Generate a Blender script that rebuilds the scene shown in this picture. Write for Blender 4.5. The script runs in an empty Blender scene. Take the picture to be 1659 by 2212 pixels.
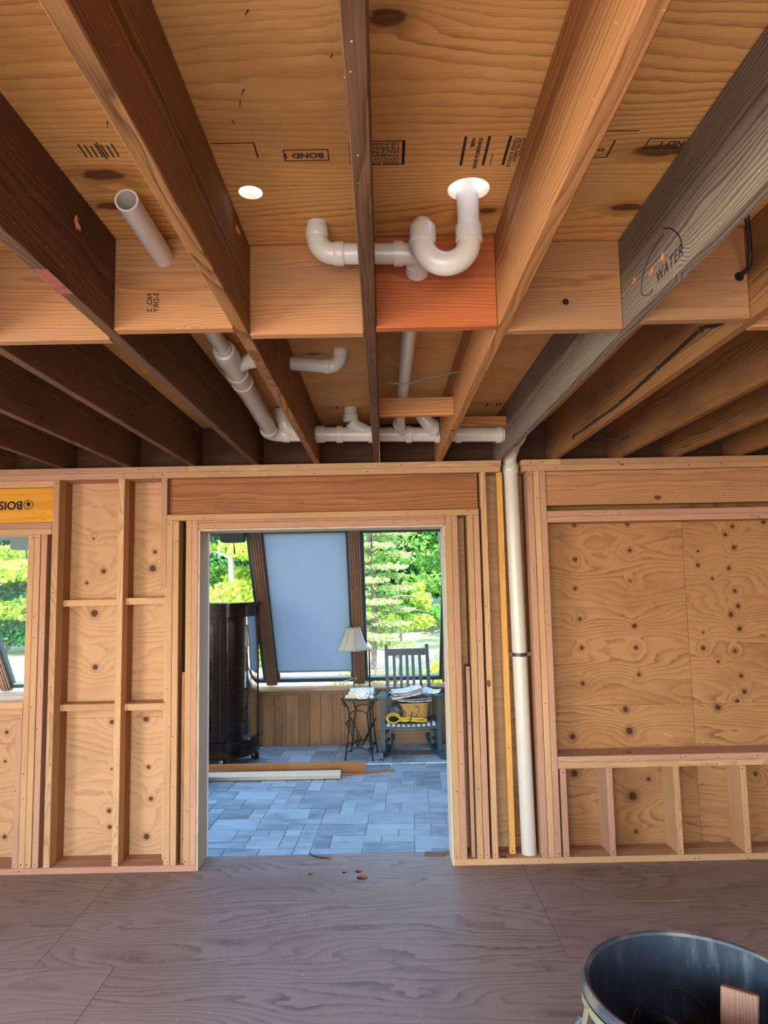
import bpy, bmesh, math, random
import numpy as np
from mathutils import Matrix, Vector
S = bpy.context.scene
COL = S.collection
random.seed(7); RNG = np.random.default_rng(11)
PI = math.pi

# ------------------------------------------------------------------ camera
F_PX, PITCH, YAW, ROLL, EYE = 1480.0, .0985, .0034, -.01963, 1.73
f_ = Vector((math.sin(YAW)*math.cos(PITCH), math.cos(YAW)*math.cos(PITCH), math.sin(PITCH)))
r0 = Vector((math.cos(YAW), -math.sin(YAW), 0)); u0 = r0.cross(f_)
rt = r0*math.cos(ROLL)+u0*math.sin(ROLL); up = -r0*math.sin(ROLL)+u0*math.cos(ROLL)
cd = bpy.data.cameras.new('camera'); cam = bpy.data.objects.new('camera', cd); COL.objects.link(cam)
cd.sensor_fit = 'HORIZONTAL'; cd.sensor_width = 36; cd.lens = F_PX/1659*36; cd.clip_start = .05; cd.clip_end = 300
cam.matrix_world = Matrix(((rt.x, up.x, -f_.x, 0), (rt.y, up.y, -f_.y, 0), (rt.z, up.z, -f_.z, EYE), (0, 0, 0, 1)))
S.camera = cam

# ------------------------------------------------------------------ world, sun, daylight, exposure
vs = S.view_settings
vs.view_transform = 'Standard'; vs.look = 'None'; vs.gamma = 1.0; vs.use_curve_mapping = False; vs.exposure = 0.0
w = bpy.data.worlds.new('sky'); S.world = w; w.use_nodes = True
wn = w.node_tree; sky = wn.nodes.new('ShaderNodeTexSky'); sky.sky_type = 'NISHITA'; sky.sun_disc = False
sky.sun_elevation = math.radians(52); sky.sun_rotation = math.radians(190); sky.air_density = 1.3; sky.dust_density = .6; sky.ozone_density = 2.0
bg = wn.nodes['Background']; wn.links.new(sky.outputs[0], bg.inputs[0]); bg.inputs[1].default_value = 1.7
def lamp(name, kind, loc, direction, energy, color, **kw):
    d = bpy.data.lights.new(name, kind); d.energy = energy; d.color = color
    for k, v in kw.items(): setattr(d, k, v)
    o = bpy.data.objects.new(name, d); COL.objects.link(o); o.location = loc
    o.rotation_euler = Vector(direction).to_track_quat('-Z', 'Y').to_euler(); return o
lamp('sun', 'SUN', (0, -5, 20), (.10, .62, -.80), 15.0, (1, .94, .84), angle=.009)
lamp('daylight_left_window', 'AREA', (-3.34, -.2, 1.40), (1, .0, .03), 172, (1, .97, .94), shape='RECTANGLE', size=3.2, size_y=1.5)
lamp('daylight_back_door', 'AREA', (-.9, -2.74, 1.15), (0, 1, .05), 140, (.98, .98, 1), shape='RECTANGLE', size=3.2, size_y=2.0)

cy = S.cycles
cy.use_adaptive_sampling = True; cy.adaptive_threshold = .03; cy.max_bounces = 7; cy.diffuse_bounces = 4; cy.glossy_bounces = 3; cy.transmission_bounces = 4; cy.transparent_max_bounces = 8; cy.caustics_reflective = False; cy.caustics_refractive = False
# ------------------------------------------------------------------ object helpers
def setp(o, label=None, cat=None, group=None, kind=None):
    if label: o['label'] = label
    if cat: o['category'] = cat
    if group: o['group'] = group
    if kind: o['kind'] = kind
    return o
PLOC = {}
def link(o, parent=None):
    COL.objects.link(o)
    if parent is not None:
        o.parent = parent
        if parent.name in PLOC: o.matrix_parent_inverse = PLOC[parent.name].inverted()
    return o
def empty(name, loc=(0, 0, 0), label=None, cat=None, group=None, kind=None):
    o = bpy.data.objects.new(name, None); COL.objects.link(o); o.location = loc; o.empty_display_size = .1
    PLOC[o.name] = Matrix.Translation(loc)
    return setp(o, label, cat, group, kind)
def mesh(name, verts, faces, mat, parent=None, smooth=False, loc=None, mats=None, midx=None):
    me = bpy.data.meshes.new(name); me.from_pydata([tuple(v) for v in verts], [], faces)
    for m in ([mat] if mats is None else mats): me.materials.append(m)
    if midx is not None: me.polygons.foreach_set('material_index', midx)
    if smooth: me.polygons.foreach_set('use_smooth', [True]*len(me.polygons))
    me.update()
    o = bpy.data.objects.new(name, me); link(o, parent)
    return o
def bm_obj(name, bm, mat, parent=None, smooth=False):
    me = bpy.data.meshes.new(name); bmesh.ops.recalc_face_normals(bm, faces=bm.faces); bm.to_mesh(me); bm.free()
    me.materials.append(mat)
    if smooth: me.polygons.foreach_set('use_smooth', [True]*len(me.polygons))
    o = bpy.data.objects.new(name, me); link(o, parent); return o
BOXC = {}
def box_mesh(L, W, T, bev, mat):
    k = (round(L, 4), round(W, 4), round(T, 4), bev, mat.name)
    if k in BOXC: return BOXC[k]
    bm = bmesh.new(); bmesh.ops.create_cube(bm, size=1)
    for v in bm.verts: v.co = Vector((v.co.x*L, v.co.y*W, v.co.z*T))
    if bev: bmesh.ops.bevel(bm, geom=bm.edges[:], offset=bev, segments=1, affect='EDGES')
    me = bpy.data.meshes.new('board'); bm.to_mesh(me); bm.free(); me.materials.append(mat); BOXC[k] = me; return me
def board(name, x0, x1, y0, y1, z0, z1, mat, parent=None, bev=.002, rot=None):
    """A sawn board: its own mesh axes run length, width, thickness, so grain follows the length."""
    d = [x1-x0, y1-y0, z1-z0]; ax = sorted(range(3), key=lambda i: -d[i])
    me = box_mesh(d[ax[0]], d[ax[1]], d[ax[2]], bev, mat)
    R = Matrix.Identity(4)
    for c in range(3):
        for r in range(3): R[r][c] = 1.0 if ax[c] == r else 0.0
    if R.to_3x3().determinant() < 0:
        for r in range(3): R[r][2] *= -1
    o = bpy.data.objects.new(name, me)
    M = Matrix.Translation(((x0+x1)/2, (y0+y1)/2, (z0+z1)/2)) @ (rot if rot is not None else Matrix.Identity(4)) @ R
    link(o, parent); o.matrix_basis = M; PLOC[o.name] = M; return o
def frames(path):
    P = [Vector(p) for p in path]; T = []
    for i in range(len(P)):
        a = P[max(i-1, 0)]; b = P[min(i+1, len(P)-1)]; T.append((b-a).normalized())
    t = T[0]; n = t.orthogonal().normalized(); out = []
    for i in range(len(P)):
        if i:
            q = T[i-1].rotation_difference(T[i]); n = (q @ n).normalized()
        out.append((P[i], n, T[i].cross(n).normalized()))
    return out
class MB:
    def __init__(s): s.v = []; s.f = []
    def tube(s, path, r, n=14, cap=True, close=False):
        fr = frames(path); b = len(s.v); R = r if hasattr(r, '__len__') else [r]*len(fr)
        for (p, a, c), rr in zip(fr, R):
            for k in range(n):
                t = 2*PI*k/n; s.v.append(p+a*(rr*math.cos(t))+c*(rr*math.sin(t)))
        for i in range(len(fr)-1):
            for k in range(n):
                k2 = (k+1) % n; s.f.append((b+i*n+k, b+i*n+k2, b+(i+1)*n+k2, b+(i+1)*n+k))
        if close:
            i = len(fr)-1
            for k in range(n):
                k2 = (k+1) % n; s.f.append((b+i*n+k, b+i*n+k2, b+k2, b+k))
        elif cap:
            s.f.append(tuple(b+k for k in range(n))[::-1]); s.f.append(tuple(b+(len(fr)-1)*n+k for k in range(n)))
        return s
    def lathe(s, prof, c=(0, 0, 0), n=32, axis='Z', sx=1, sy=1, closed=False):
        b = len(s.v)
        for (r, h) in prof:
            for k in range(n):
                t = 2*PI*k/n; x, y = r*math.cos(t)*sx, r*math.sin(t)*sy
                p = (x, y, h) if axis == 'Z' else ((x, h, y) if axis == 'Y' else (h, x, y))
                s.v.append(Vector((c[0]+p[0], c[1]+p[1], c[2]+p[2])))
        m = len(prof)
        for i in range(m-1+(1 if closed else 0)):
            j = (i+1) % m
            for k in range(n):
                k2 = (k+1) % n; s.f.append((b+i*n+k, b+i*n+k2, b+j*n+k2, b+j*n+k))
        if not closed:
            s.f.append(tuple(b+k for k in range(n))[::-1]); s.f.append(tuple(b+(m-1)*n+k for k in range(n)))
        return s
    def box(s, x0, x1, y0, y1, z0, z1):
        b = len(s.v); s.v += [Vector(p) for p in ((x0,y0,z0),(x1,y0,z0),(x1,y1,z0),(x0,y1,z0),(x0,y0,z1),(x1,y0,z1),(x1,y1,z1),(x0,y1,z1))]
        s.f += [tuple(b+i for i in q) for q in ((0,3,2,1),(4,5,6,7),(0,1,5,4),(1,2,6,5),(2,3,7,6),(3,0,4,7))]; return s
    def bar(s, p, q, w, h, side=None):
        p = Vector(p); q = Vector(q); t = (q-p).normalized()
        a = Vector(side) if side is not None else Vector((1, 0, 0))
        a = (a - t*a.dot(t)).normalized(); c = t.cross(a)
        b = len(s.v)
        for e in (p, q):
            for i, j in ((-1,-1),(1,-1),(1,1),(-1,1)): s.v.append(e+a*(w/2*i)+c*(h/2*j))
        s.f += [tuple(b+i for i in k) for k in ((0,3,2,1),(4,5,6,7),(0,1,5,4),(1,2,6,5),(2,3,7,6),(3,0,4,7))]; return s
    def prism(s, poly, z0, z1):
        b = len(s.v); n = len(poly)
        s.v += [Vector((x, y, z0)) for x, y in poly]+[Vector((x, y, z1)) for x, y in poly]
        s.f.append(tuple(b+i for i in range(n))[::-1]); s.f.append(tuple(b+n+i for i in range(n)))
        for i in range(n): s.f.append((b+i, b+(i+1) % n, b+n+(i+1) % n, b+n+i))
        return s
    def sheet(s, rows):
        b = len(s.v); n = len(rows[0])
        for r in rows: s.v += [Vector(p) for p in r]
        for i in range(len(rows)-1):
            for k in range(n-1): s.f.append((b+i*n+k, b+i*n+k+1, b+(i+1)*n+k+1, b+(i+1)*n+k))
        return s
    def build(s, name, mat, parent=None, smooth=False, fix=True):
        bm = bmesh.new(); vv = [bm.verts.new(v) for v in s.v]
        for f in s.f:
            try: bm.faces.new([vv[i] for i in f])
            except ValueError: pass
        if fix: bmesh.ops.recalc_face_normals(bm, faces=bm.faces)
        me = bpy.data.meshes.new(name); bm.to_mesh(me); bm.free(); me.materials.append(mat)
        if smooth:
            me.polygons.foreach_set('use_smooth', [True]*len(me.polygons))
            try: me.set_sharp_from_angle(angle=math.radians(40))
            except Exception: pass
        o = bpy.data.objects.new(name, me); link(o, parent); return o
def arc(c, a, b, R, t0, t1, n):
    c, a, b = Vector(c), Vector(a), Vector(b)
    return [c+a*(R*math.cos(t0+(t1-t0)*i/n))+b*(R*math.sin(t0+(t1-t0)*i/n)) for i in range(n+1)]
def lerp(a, b, t): return a+(b-a)*t
def curve_pts(P, n=8):
    P = [Vector(p) for p in P]; Q = [P[0]*2-P[1]]+P+[P[-1]*2-P[-2]]; out = []
    for i in range(1, len(Q)-2):
        for k in range(n):
            t = k/n; a, b, c, d = Q[i-1], Q[i], Q[i+1], Q[i+2]
            out.append(.5*((2*b)+(c-a)*t+(2*a-5*b+4*c-d)*t*t+(3*b-a-3*c+d)*t**3))
    out.append(P[-1]); return out
def text_obj(name, body, origin, right, upv, size, mat, parent=None, align='LEFT', shear=0.0, space=1.0, line=1.0, bold=0.0):
    cu = bpy.data.curves.new(name, 'FONT'); cu.body = body; cu.size = size; cu.align_x = align; cu.align_y = 'CENTER'
    cu.shear = shear; cu.space_character = space; cu.space_line = line; cu.offset = bold; cu.resolution_u = 3
    t = bpy.data.objects.new(name+'_tmp', cu); COL.objects.link(t)
    dg = bpy.context.evaluated_depsgraph_get(); me = bpy.data.meshes.new_from_object(t.evaluated_get(dg))
    bpy.data.objects.remove(t); me.materials.clear(); me.materials.append(mat)
    r = Vector(right).normalized(); u = Vector(upv).normalized(); n = r.cross(u)
    o = bpy.data.objects.new(name, me); link(o, parent)
    o.matrix_basis = Matrix(((r.x, u.x, n.x, origin[0]), (r.y, u.y, n.y, origin[1]), (r.z, u.z, n.z, origin[2]), (0, 0, 0, 1)))
    return o

# ------------------------------------------------------------------ materials
def rgb(h):
    h = h.lstrip('#'); c = [int(h[i:i+2], 16)/255 for i in (0, 2, 4)]
    return tuple(x/12.92 if x <= .04045 else ((x+.055)/1.055)**2.4 for x in c)+(1,)
class NT:
    def __init__(s, name):
        s.m = bpy.data.materials.new(name); s.m.use_nodes = True; s.t = s.m.node_tree; s.b = s.t.nodes['Principled BSDF']; s.out = s.t.nodes['Material Output']
    def put(s, sock, v):
        if isinstance(v, bpy.types.NodeSocket): s.t.links.new(v, sock)
        else:
            if hasattr(v, '__len__') and hasattr(sock.default_value, '__len__') and len(v) == 3 and len(sock.default_value) == 4: v = tuple(v)+(1,)
            sock.default_value = v
    def n(s, kind, out=0, ins=None, **props):
        nd = s.t.nodes.new('ShaderNode'+kind)
        for k, v in props.items(): setattr(nd, k, v)
        for k, v in (ins or {}).items(): s.put(nd.inputs[k], v)
        return nd.outputs[out]
    def m1(s, op, a, b=0.0, c=0.0, clamp=False): return s.n('Math', ins={0: a, 1: b, 2: c}, operation=op, use_clamp=clamp)
    def vm(s, op, a, b=(0, 0, 0)): return s.n('VectorMath', ins={0: a, 1: b}, operation=op)
    def vlen(s, a): return s.n('VectorMath', 1, ins={0: a}, operation='LENGTH')
    def noise(s, vec, scale=1., detail=2., rough=.5, dist=0.):
        return s.n('TexNoise', ins={'Vector': vec, 'Scale': scale, 'Detail': detail, 'Roughness': rough, 'Distortion': dist})
    def mix(s, f, a, b, blend='MIX'):
        nd = s.t.nodes.new('ShaderNodeMix'); nd.data_type = 'RGBA'; nd.blend_type = blend
        s.put(nd.inputs[0], f); s.put(nd.inputs[6], a); s.put(nd.inputs[7], b); return nd.outputs[2]
    def mr(s, v, a, b, c=0., d=1.): return s.n('MapRange', ins={0: v, 1: a, 2: b, 3: c, 4: d})
    def smr(s, v, a, b, c=0., d=1.): return s.n('MapRange', ins={0: v, 1: a, 2: b, 3: c, 4: d}, interpolation_type='SMOOTHSTEP')
    def sep(s, v):
        nd = s.t.nodes.new('ShaderNodeSeparateXYZ'); s.put(nd.inputs[0], v); return nd.outputs[0], nd.outputs[1], nd.outputs[2]
    def comb(s, x, y, z): return s.n('CombineXYZ', ins={0: x, 1: y, 2: z})
    def obj(s): return s.n('TexCoord', 3)
    def rnd(s): return s.n('ObjectInfo', 5)
    def bump(s, h, st=.3, d=.002): return s.n('Bump', ins={'Height': h, 'Strength': st, 'Distance': d})
    def fin(s, col=None, rough=None, normal=None, **kw):
        if col is not None: s.put(s.b.inputs['Base Color'], col)
        if rough is not None: s.put(s.b.inputs['Roughness'], rough)
        if normal is not None: s.put(s.b.inputs['Normal'], normal)
        for k, v in kw.items(): s.put(s.b.inputs[k.replace('_', ' ')], v)
        return s.m
def plain(name, col, rough=.5, metal=0., var=.06, scale=30., spec=.5):
    g = NT(name); c = rgb(col) if isinstance(col, str) else col
    n = g.noise(g.obj(), scale, 4.)
    d = tuple(x*(1-var*2) for x in c[:3])+(1,); l = tuple(min(1, x*(1+var*2)) for x in c[:3])+(1,)
    return g.fin(g.mix(n, d, l), rough, Metallic=metal, Specular_IOR_Level=spec)
def lumber(name, light, dark, stain, freq=170., contrast=.55, stain_amt=.35, rough=.75, var=.18, knots=.93, bump=.25, knotcol='#4a2a18', specks=0.):
    g = NT(name); P = g.obj(); r = g.rnd()
    off = g.vm('ADD', P, g.comb(g.m1('MULTIPLY', r, 31.7), g.m1('MULTIPLY', r, 17.3), g.m1('MULTIPLY', r, 7.9)))
    n1 = g.noise(g.vm('MULTIPLY', off, (1.1, 7, 7)), 1., 2.)
    n2 = g.noise(g.vm('MULTIPLY', off, (2.6, 26, 26)), 1., 2.)
    x, y, z = g.sep(P)
    oy = g.m1('MULTIPLY', g.m1('SUBTRACT', g.m1('FRACT', g.m1('MULTIPLY', r, 13.7)), .5), .16)
    oz = g.m1('ADD', g.m1('MULTIPLY', g.m1('FRACT', g.m1('MULTIPLY', r, 71.3)), .10), .025)
    yy = g.m1('ADD', g.m1('ADD', y, oy), g.m1('MULTIPLY', g.m1('SUBTRACT', n1, .5), .10))
    zz = g.m1('ADD', g.m1('ADD', z, oz), g.m1('MULTIPLY', g.m1('SUBTRACT', n2, .5), .012))
    vor = g.t.nodes.new('ShaderNodeTexVoronoi'); g.put(vor.inputs['Vector'], g.vm('MULTIPLY', off, (6, 9, 9))); vor.inputs['Scale'].default_value = 1.
    kr = g.sep(vor.outputs['Color'])[0]
    on = g.m1('GREATER_THAN', kr, knots)
    kd = vor.outputs['Distance']
    swirl = g.m1('MULTIPLY', on, g.smr(kd, .05, .5, .03, 0.))
    rr = g.m1('ADD', g.vlen(g.comb(0., yy, zz)), swirl)
    ring = g.m1('FRACT', g.m1('MULTIPLY', rr, freq))
    t = g.m1('POWER', ring, 2.2)
    t = g.m1('SUBTRACT', t, g.m1('MULTIPLY', g.smr(ring, .9, 1.), .8))
    fib = g.noise(g.vm('MULTIPLY', off, (6, 240, 240)), 1., 2.)
    a = g.m1('MULTIPLY_ADD', g.m1('SUBTRACT', fib, .5), .75, g.m1('MULTIPLY', t, contrast), clamp=True)
    c = g.mix(a, rgb(light), rgb(dark))
    sn = g.smr(g.noise(g.vm('MULTIPLY', off, (1.7, 6, 6)), 1., 4., .6), .42, .72)
    c = g.mix(g.m1('MULTIPLY', sn, stain_amt), c, rgb(stain))
    hv = g.m1('FRACT', g.m1('MULTIPLY', r, 29.3))
    c = g.mix(1., c, g.n('CombineColor', ins={0: g.mr(hv, 0, 1, 1-var, 1+var), 1: g.mr(hv, 0, 1, 1-var*1.25, 1+var*.85), 2: g.mr(hv, 0, 1, 1-var*1.5, 1+var*.7)}), 'MULTIPLY')
    kn = g.m1('MULTIPLY', on, g.smr(kd, .10, .17, 1., 0.))
    c = g.mix(g.m1('MULTIPLY', kn, .85), c, rgb(knotcol))
    if specks:
        v2 = g.t.nodes.new('ShaderNodeTexVoronoi'); g.put(v2.inputs['Vector'], g.vm('MULTIPLY', off, (1, 1.3, 1.3))); v2.inputs['Scale'].default_value = 70.
        sp = g.m1('MULTIPLY', g.m1('GREATER_THAN', g.sep(v2.outputs['Color'])[0], 1-specks), g.smr(v2.outputs['Distance'], .08, .2, 1., 0.))
        c = g.mix(g.m1('MULTIPLY', sp, .7), c, rgb('#e8d8c4'))
    nb = g.bump(g.m1('ADD', g.m1('MULTIPLY', t, -.6), fib), bump, .0015) if bump > .5 else g.bump(g.noise(g.vm('MULTIPLY', P, (7, 210, 210)), 1., 1.), bump, .0015)
    return g.fin(c, rough, nb, Specular_IOR_Level=.25)
def plywood(name, light, dark, stain, axes, knots=(), kstretch=(1, 1), lines=62., amp=3.2, rough=.7, stain_amt=.3, contrast=.6, specks=0., knotcol='#2e1a10', small=.0, scr=0., pair=.0):
    """Rotary-cut veneer: grain lines are contours of a height field over (u along grain, v across), with knots set in."""
    g = NT(name); P = g.obj(); r = g.rnd(); xyz = g.sep(P)
    u, v = xyz[axes[0]], xyz[axes[1]]
    Q = g.comb(u, v, g.m1('MULTIPLY', r, 23.1))
    big = g.noise(g.vm('MULTIPLY', Q, (.9, 3.2, 1)), 1., 1.5, .45)
    mid = g.noise(g.vm('MULTIPLY', Q, (3.2, 13, 1)), 1., 2.)
    fine = g.noise(g.vm('MULTIPLY', Q, (14, 330, 1)), 1., 2.)
    wob = g.noise(g.vm('MULTIPLY', Q, (24, 60, 1)), 1., 1.)
    field = g.m1('ADD', g.m1('MULTIPLY', v, lines*.45), g.m1('ADD', g.m1('MULTIPLY', big, amp*5.5), g.m1('MULTIPLY', mid, amp*.55)))
    field = g.m1('MULTIPLY_ADD', wob, .35, field)
    dm = None
    for k in knots:
        kx, ky, kr = k[:3]; sx, sy = (k[3], k[4]) if len(k) > 3 else kstretch
        d = g.vlen(g.vm('MULTIPLY', g.vm('SUBTRACT', g.comb(u, v, 0.), (kx, ky, 0)), (1/(kr*sx), 1/(kr*sy), 0)))
        dm = d if dm is None else g.m1('MINIMUM', dm, d)
    if dm is not None:
        bumpf = g.m1('DIVIDE', 1., g.m1('ADD', 1., g.m1('MULTIPLY', g.m1('POWER', dm, 2.), .10)))
        field = g.m1('MULTIPLY_ADD', bumpf, 2.6, field)
    fr = g.m1('FRACT', field)
    line = g.m1('POWER', fr, 2.4)
    line = g.m1('SUBTRACT', line, g.smr(fr, .93, 1., 0., .9))
    band = g.smr(g.noise(g.vm('MULTIPLY', Q, (1.1, 9, 1)), 1., 2.), .4, .7)
    a = g.m1('MULTIPLY_ADD', line, g.m1('MULTIPLY_ADD', band, .5*contrast, .5*contrast), g.m1('MULTIPLY', g.m1('SUBTRACT', fine, .5), .7), clamp=True)
    c = g.mix(a, rgb(light), rgb(dark))
    st = g.smr(g.noise(g.vm('MULTIPLY', Q, (1.4, 2.6, 1)), 1., 4., .62), .45, .75)
    c = g.mix(g.m1('MULTIPLY', st, stain_amt), c, rgb(stain))
    if dm is not None:
        dm = g.m1('MULTIPLY_ADD', g.m1('SUBTRACT', wob, .5), .5, dm); halo = g.smr(dm, 1.0, 2.6, .5, 0.)
        c = g.mix(halo, c, rgb(dark))
        core = g.m1('MULTIPLY', g.smr(dm, .72, 1.12, 1., 0.), g.m1('MULTIPLY_ADD', fine, .5, .68), clamp=True)
        c = g.mix(g.m1('MULTIPLY', core, .93), c, rgb(knotcol))
    if small:
        v1 = g.t.nodes.new('ShaderNodeTexVoronoi'); g.put(v1.inputs['Vector'], Q); v1.inputs['Scale'].default_value = 11.
        s1 = g.m1('MULTIPLY', g.m1('GREATER_THAN', g.sep(v1.outputs['Color'])[0], 1-small), g.smr(v1.outputs['Distance'], .025, .06, 1., 0.))
        c = g.mix(g.m1('MULTIPLY', s1, .85), c, rgb(knotcol))
    if specks:
        v2 = g.t.nodes.new('ShaderNodeTexVoronoi'); g.put(v2.inputs['Vector'], Q); v2.inputs['Scale'].default_value = 34.
        s2 = g.m1('MULTIPLY', g.m1('GREATER_THAN', g.sep(v2.outputs['Color'])[0], 1-specks), g.smr(v2.outputs['Distance'], .05, .12, 1., 0.))
        c = g.mix(g.m1('MULTIPLY', s2, .8), c, rgb('#cfc8c4'))
    if scr:
        sc = g.noise(g.vm('MULTIPLY', g.n('VectorRotate', ins={'Vector': Q, 'Angle': .35}, rotation_type='Z_AXIS'), (5, 55, 1)), 1., 3.)
        big2 = g.smr(g.noise(Q, 2.1, 2.), .55, .7)
        c = g.mix(g.m1('MULTIPLY', g.m1('MULTIPLY', g.smr(sc, .66, .74), big2), scr), c, rgb('#e9c89c'))
    nb = g.bump(g.noise(g.vm('MULTIPLY', P, (12 if axes[0] == 0 else 260, 260 if axes[0] == 0 else 12, 260)), 1., 1.), .18, .001)
    return g.fin(c, rough, nb, Specular_IOR_Level=.25)
KR = [(1.272,2.065,.0121),(1.623,2.064,.0121),(1.266,1.839,.0121),(1.629,1.891,.0121),(1.257,1.649,.0121),(1.622,1.692,.0077),(1.279,1.45,.0121),(1.633,1.4,.0143),(1.283,1.264,.0121),(1.636,1.259,.0121),(1.645,1.089,.0121),(1.279,1.038,.0121),(2.316,2.035,.0121),(2.265,1.982,.0121),(2.318,1.895,.0143),(2.275,1.76,.0121),(2.072,1.783,.0121),(2.079,1.877,.0077),(2.162,1.695,.0088),(2.303,1.611,.0121),(2.318,1.513,.0143),(2.266,1.458,.0143),(2.318,1.367,.0154),(2.073,1.248,.0121),(2.079,1.348,.0077),(2.278,1.225,.0121),(2.164,1.158,.0088),(2.306,1.066,.0121),(2.32,.965,.0143),(2.525,2.061,.0121),(1.547,.869,.0187),(1.564,.732,.0231),(1.197,.703,.0198),(2.141,.871,.0209),(2.269,.905,.0143),(1.197,.476,.022),(1.563,.328,.0275),(1.67,.432,.0121),(2.355,.451,.0121),(1.574,.111,.011)]
KL = [(-1.832,1.821,.0156),(-1.94,1.747,.0104),(-1.51,1.833,.0242),(-1.496,1.942,.013),(-1.886,1.55,.0242),(-1.873,1.204,.0173),(-1.901,2.037,.0069),(-1.759,.854,.0156),(-1.754,.561,.0069),(-1.765,.306,.013),(-1.759,.207,.013),(-1.539,.87,.019),(-1.52,.57,.013),(-1.501,.375,.0147),(-1.526,.143,.019),(-2.431,.803,.0121),(-2.435,.623,.0086),(-2.423,.16,.0138)]
KC = [(-.69,1.644,.024,2.4,1),(-.725,1.788,.018,2.3,1),(.027,1.171,.02,1.8,1.1),(.699,1.584,.026,2.6,1),(.707,1.842,.02,2.4,1),(.315,1.846,.014,2.2,1),(.95,1.16,.016,2.,1),(-.30,3.05,.016,2.6,.7),(1.3,1.4,.02,2.4,1),(-1.0,1.3,.02,2.,1)]
M_joist = lumber('old_joist_fir', '#96693f', '#482a16', '#523724', 125, .95, .55, .75, .12, .965, .4, specks=.06)
M_joistg = lumber('weathered_grey_joist', '#8d7c6c', '#352b24', '#57493d', 115, .95, .35, .85, .06, .97, .7, specks=.02)
M_joisto = lumber('orange_joist_fir', '#b9804f', '#794827', '#9c6a42', 95, .9, .45, .7, .05, .975, .35, specks=.03)
M_joistd = lumber('dark_joist_fir', '#735038', '#342012', '#3a291c', 130, .8, .5, .8, .1, .965, .35, specks=.04)
M_rim = lumber('rim_board_shade_tone', '#4e3424', '#2a1a11', '#221610', 150, .5, .5, .85, .1, .96)  # dark tone paints in the shade between the joist ends
M_block = lumber('blocking_fir', '#ba8558', '#7f5130', '#8f7358', 170, .75, .55, .75, .12, .97, .3)
M_blockr = lumber('blocking_cedar_red', '#b9663a', '#77381b', '#97542f', 110, .75, .4, .6, .03, 1.1, .2)
M_stud = lumber('stud_fir_new', '#c9a27a', '#946a45', '#a67d58', 140, .75, .45, .7, .14, .955, .2)
M_studp = lumber('stud_fir_pinkish', '#bf9472', '#8a6042', '#9a7150', 140, .75, .45, .7, .12, .955, .2)
M_studo = lumber('stud_fir_old', '#a4764f', '#6d482e', '#765640', 140, .75, .5, .75, .1, .955, .25)
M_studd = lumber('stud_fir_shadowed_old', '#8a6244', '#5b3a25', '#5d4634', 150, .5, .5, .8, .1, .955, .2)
M_header = lumber('header_fir_dark', '#a36a40', '#64381d', '#71492b', 80, .8, .55, .6, .05, .93, .2)
M_headern = lumber('header_fir_new', '#be8c62', '#835638', '#9e7250', 100, .75, .45, .7, .05, .93, .2)
M_lvl = lumber('lvl_header_yellow', '#e0a030', '#b06f12', '#c4861f', 60, .6, .5, .55, .03, .99, .15)
M_jamb = lumber('old_jamb_weathered', '#cbb9a2', '#94806a', '#a99a85', 130, .7, .5, .85, .05, .97, .3)
M_plate = lumber('plate_fir_pink', '#c1957c', '#8d6049', '#a0765e', 140, .7, .45, .7, .08, .96, .2)
M_plank = lumber('pine_panel_plank', '#a07a58', '#644732', '#6b5443', 100, .65, .5, .5, .2, .9, .2)
M_trimw = lumber('stained_pine_trim', '#8f6f58', '#5b4030', '#6f5646', 120, .6, .45, .4, .06, .95, .2)
M_sill = lumber('sill_pine', '#b98a66', '#8b5f40', '#d6c2b0', 120, .5, .55, .4, .05, .93, .2)
M_pinebrown = lumber('loose_pine_brown', '#a06a3c', '#704420', '#7d5230', 120, .5, .3, .5, .03, .93, .2)
M_paleboard = lumber('loose_board_pale', '#c9bba8', '#9a8a76', '#b3a590', 140, .5, .4, .7, .03, .97, .2)
M_plyC = plywood('ceiling_plywood', '#e8ae68', '#955d2c', '#a66e3a', (0, 1), KC, lines=90, amp=1.7, stain_amt=.55, contrast=.9, knotcol='#54301b', small=.02)
M_plyR = lambda x0, x1, z0, z1: plywood('sheathing_plywood_brown', '#b08256', '#704729', '#875a36', (0, 2), [k for k in KR if x0 < k[0] < x1 and z0 < k[1] < z1], lines=46, amp=3.2, stain_amt=.55, contrast=.95, scr=.6)
M_plyL = lambda x0, x1, z0, z1: plywood('sheathing_plywood_pale', '#c99d75', '#946b49', '#aa7f5a', (0, 2), [k for k in KL if x0 < k[0] < x1 and z0 < k[1] < z1], lines=34, amp=2.2, stain_amt=.45, contrast=.8, small=.06)
M_plyF = plywood('subfloor_plywood', '#8f7d76', '#57463f', '#715f57', (0, 1), (), lines=44, amp=2.6, stain_amt=.6, contrast=1.0, specks=.22, rough=.46, small=.03)
M_edge = plain('cut_plywood_edge', '#e6d6bc', .8, var=.1, scale=120)
M_ink = plain('black_ink', '#33231a', .9)
M_inkb = plain('bold_black_ink', '#1d1711', .9)
M_pvc = plain('white_pvc', '#d2cabf', .28, var=.03, scale=14)
M_pvcin = plain('pvc_inside', '#b9b2a8', .5)
M_black = plain('black_rubber', '#141312', .45)
M_steel = plain('galvanised_strap', '#5c5a57', .45, .7)
M_nail = plain('nail_steel', '#2b2320', .5, .5)
M_white = plain('white_paint_foam', '#e6e2da', .9)

M_plyL0 = plywood('plain_sheathing_pale', '#c7a074', '#946e48', '#a98159', (1, 2), (), lines=34, amp=2.2)
M_plyR0 = plywood('plain_sheathing_brown', '#b08256', '#704729', '#875a36', (0, 2), (), lines=46, amp=3.)
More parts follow.
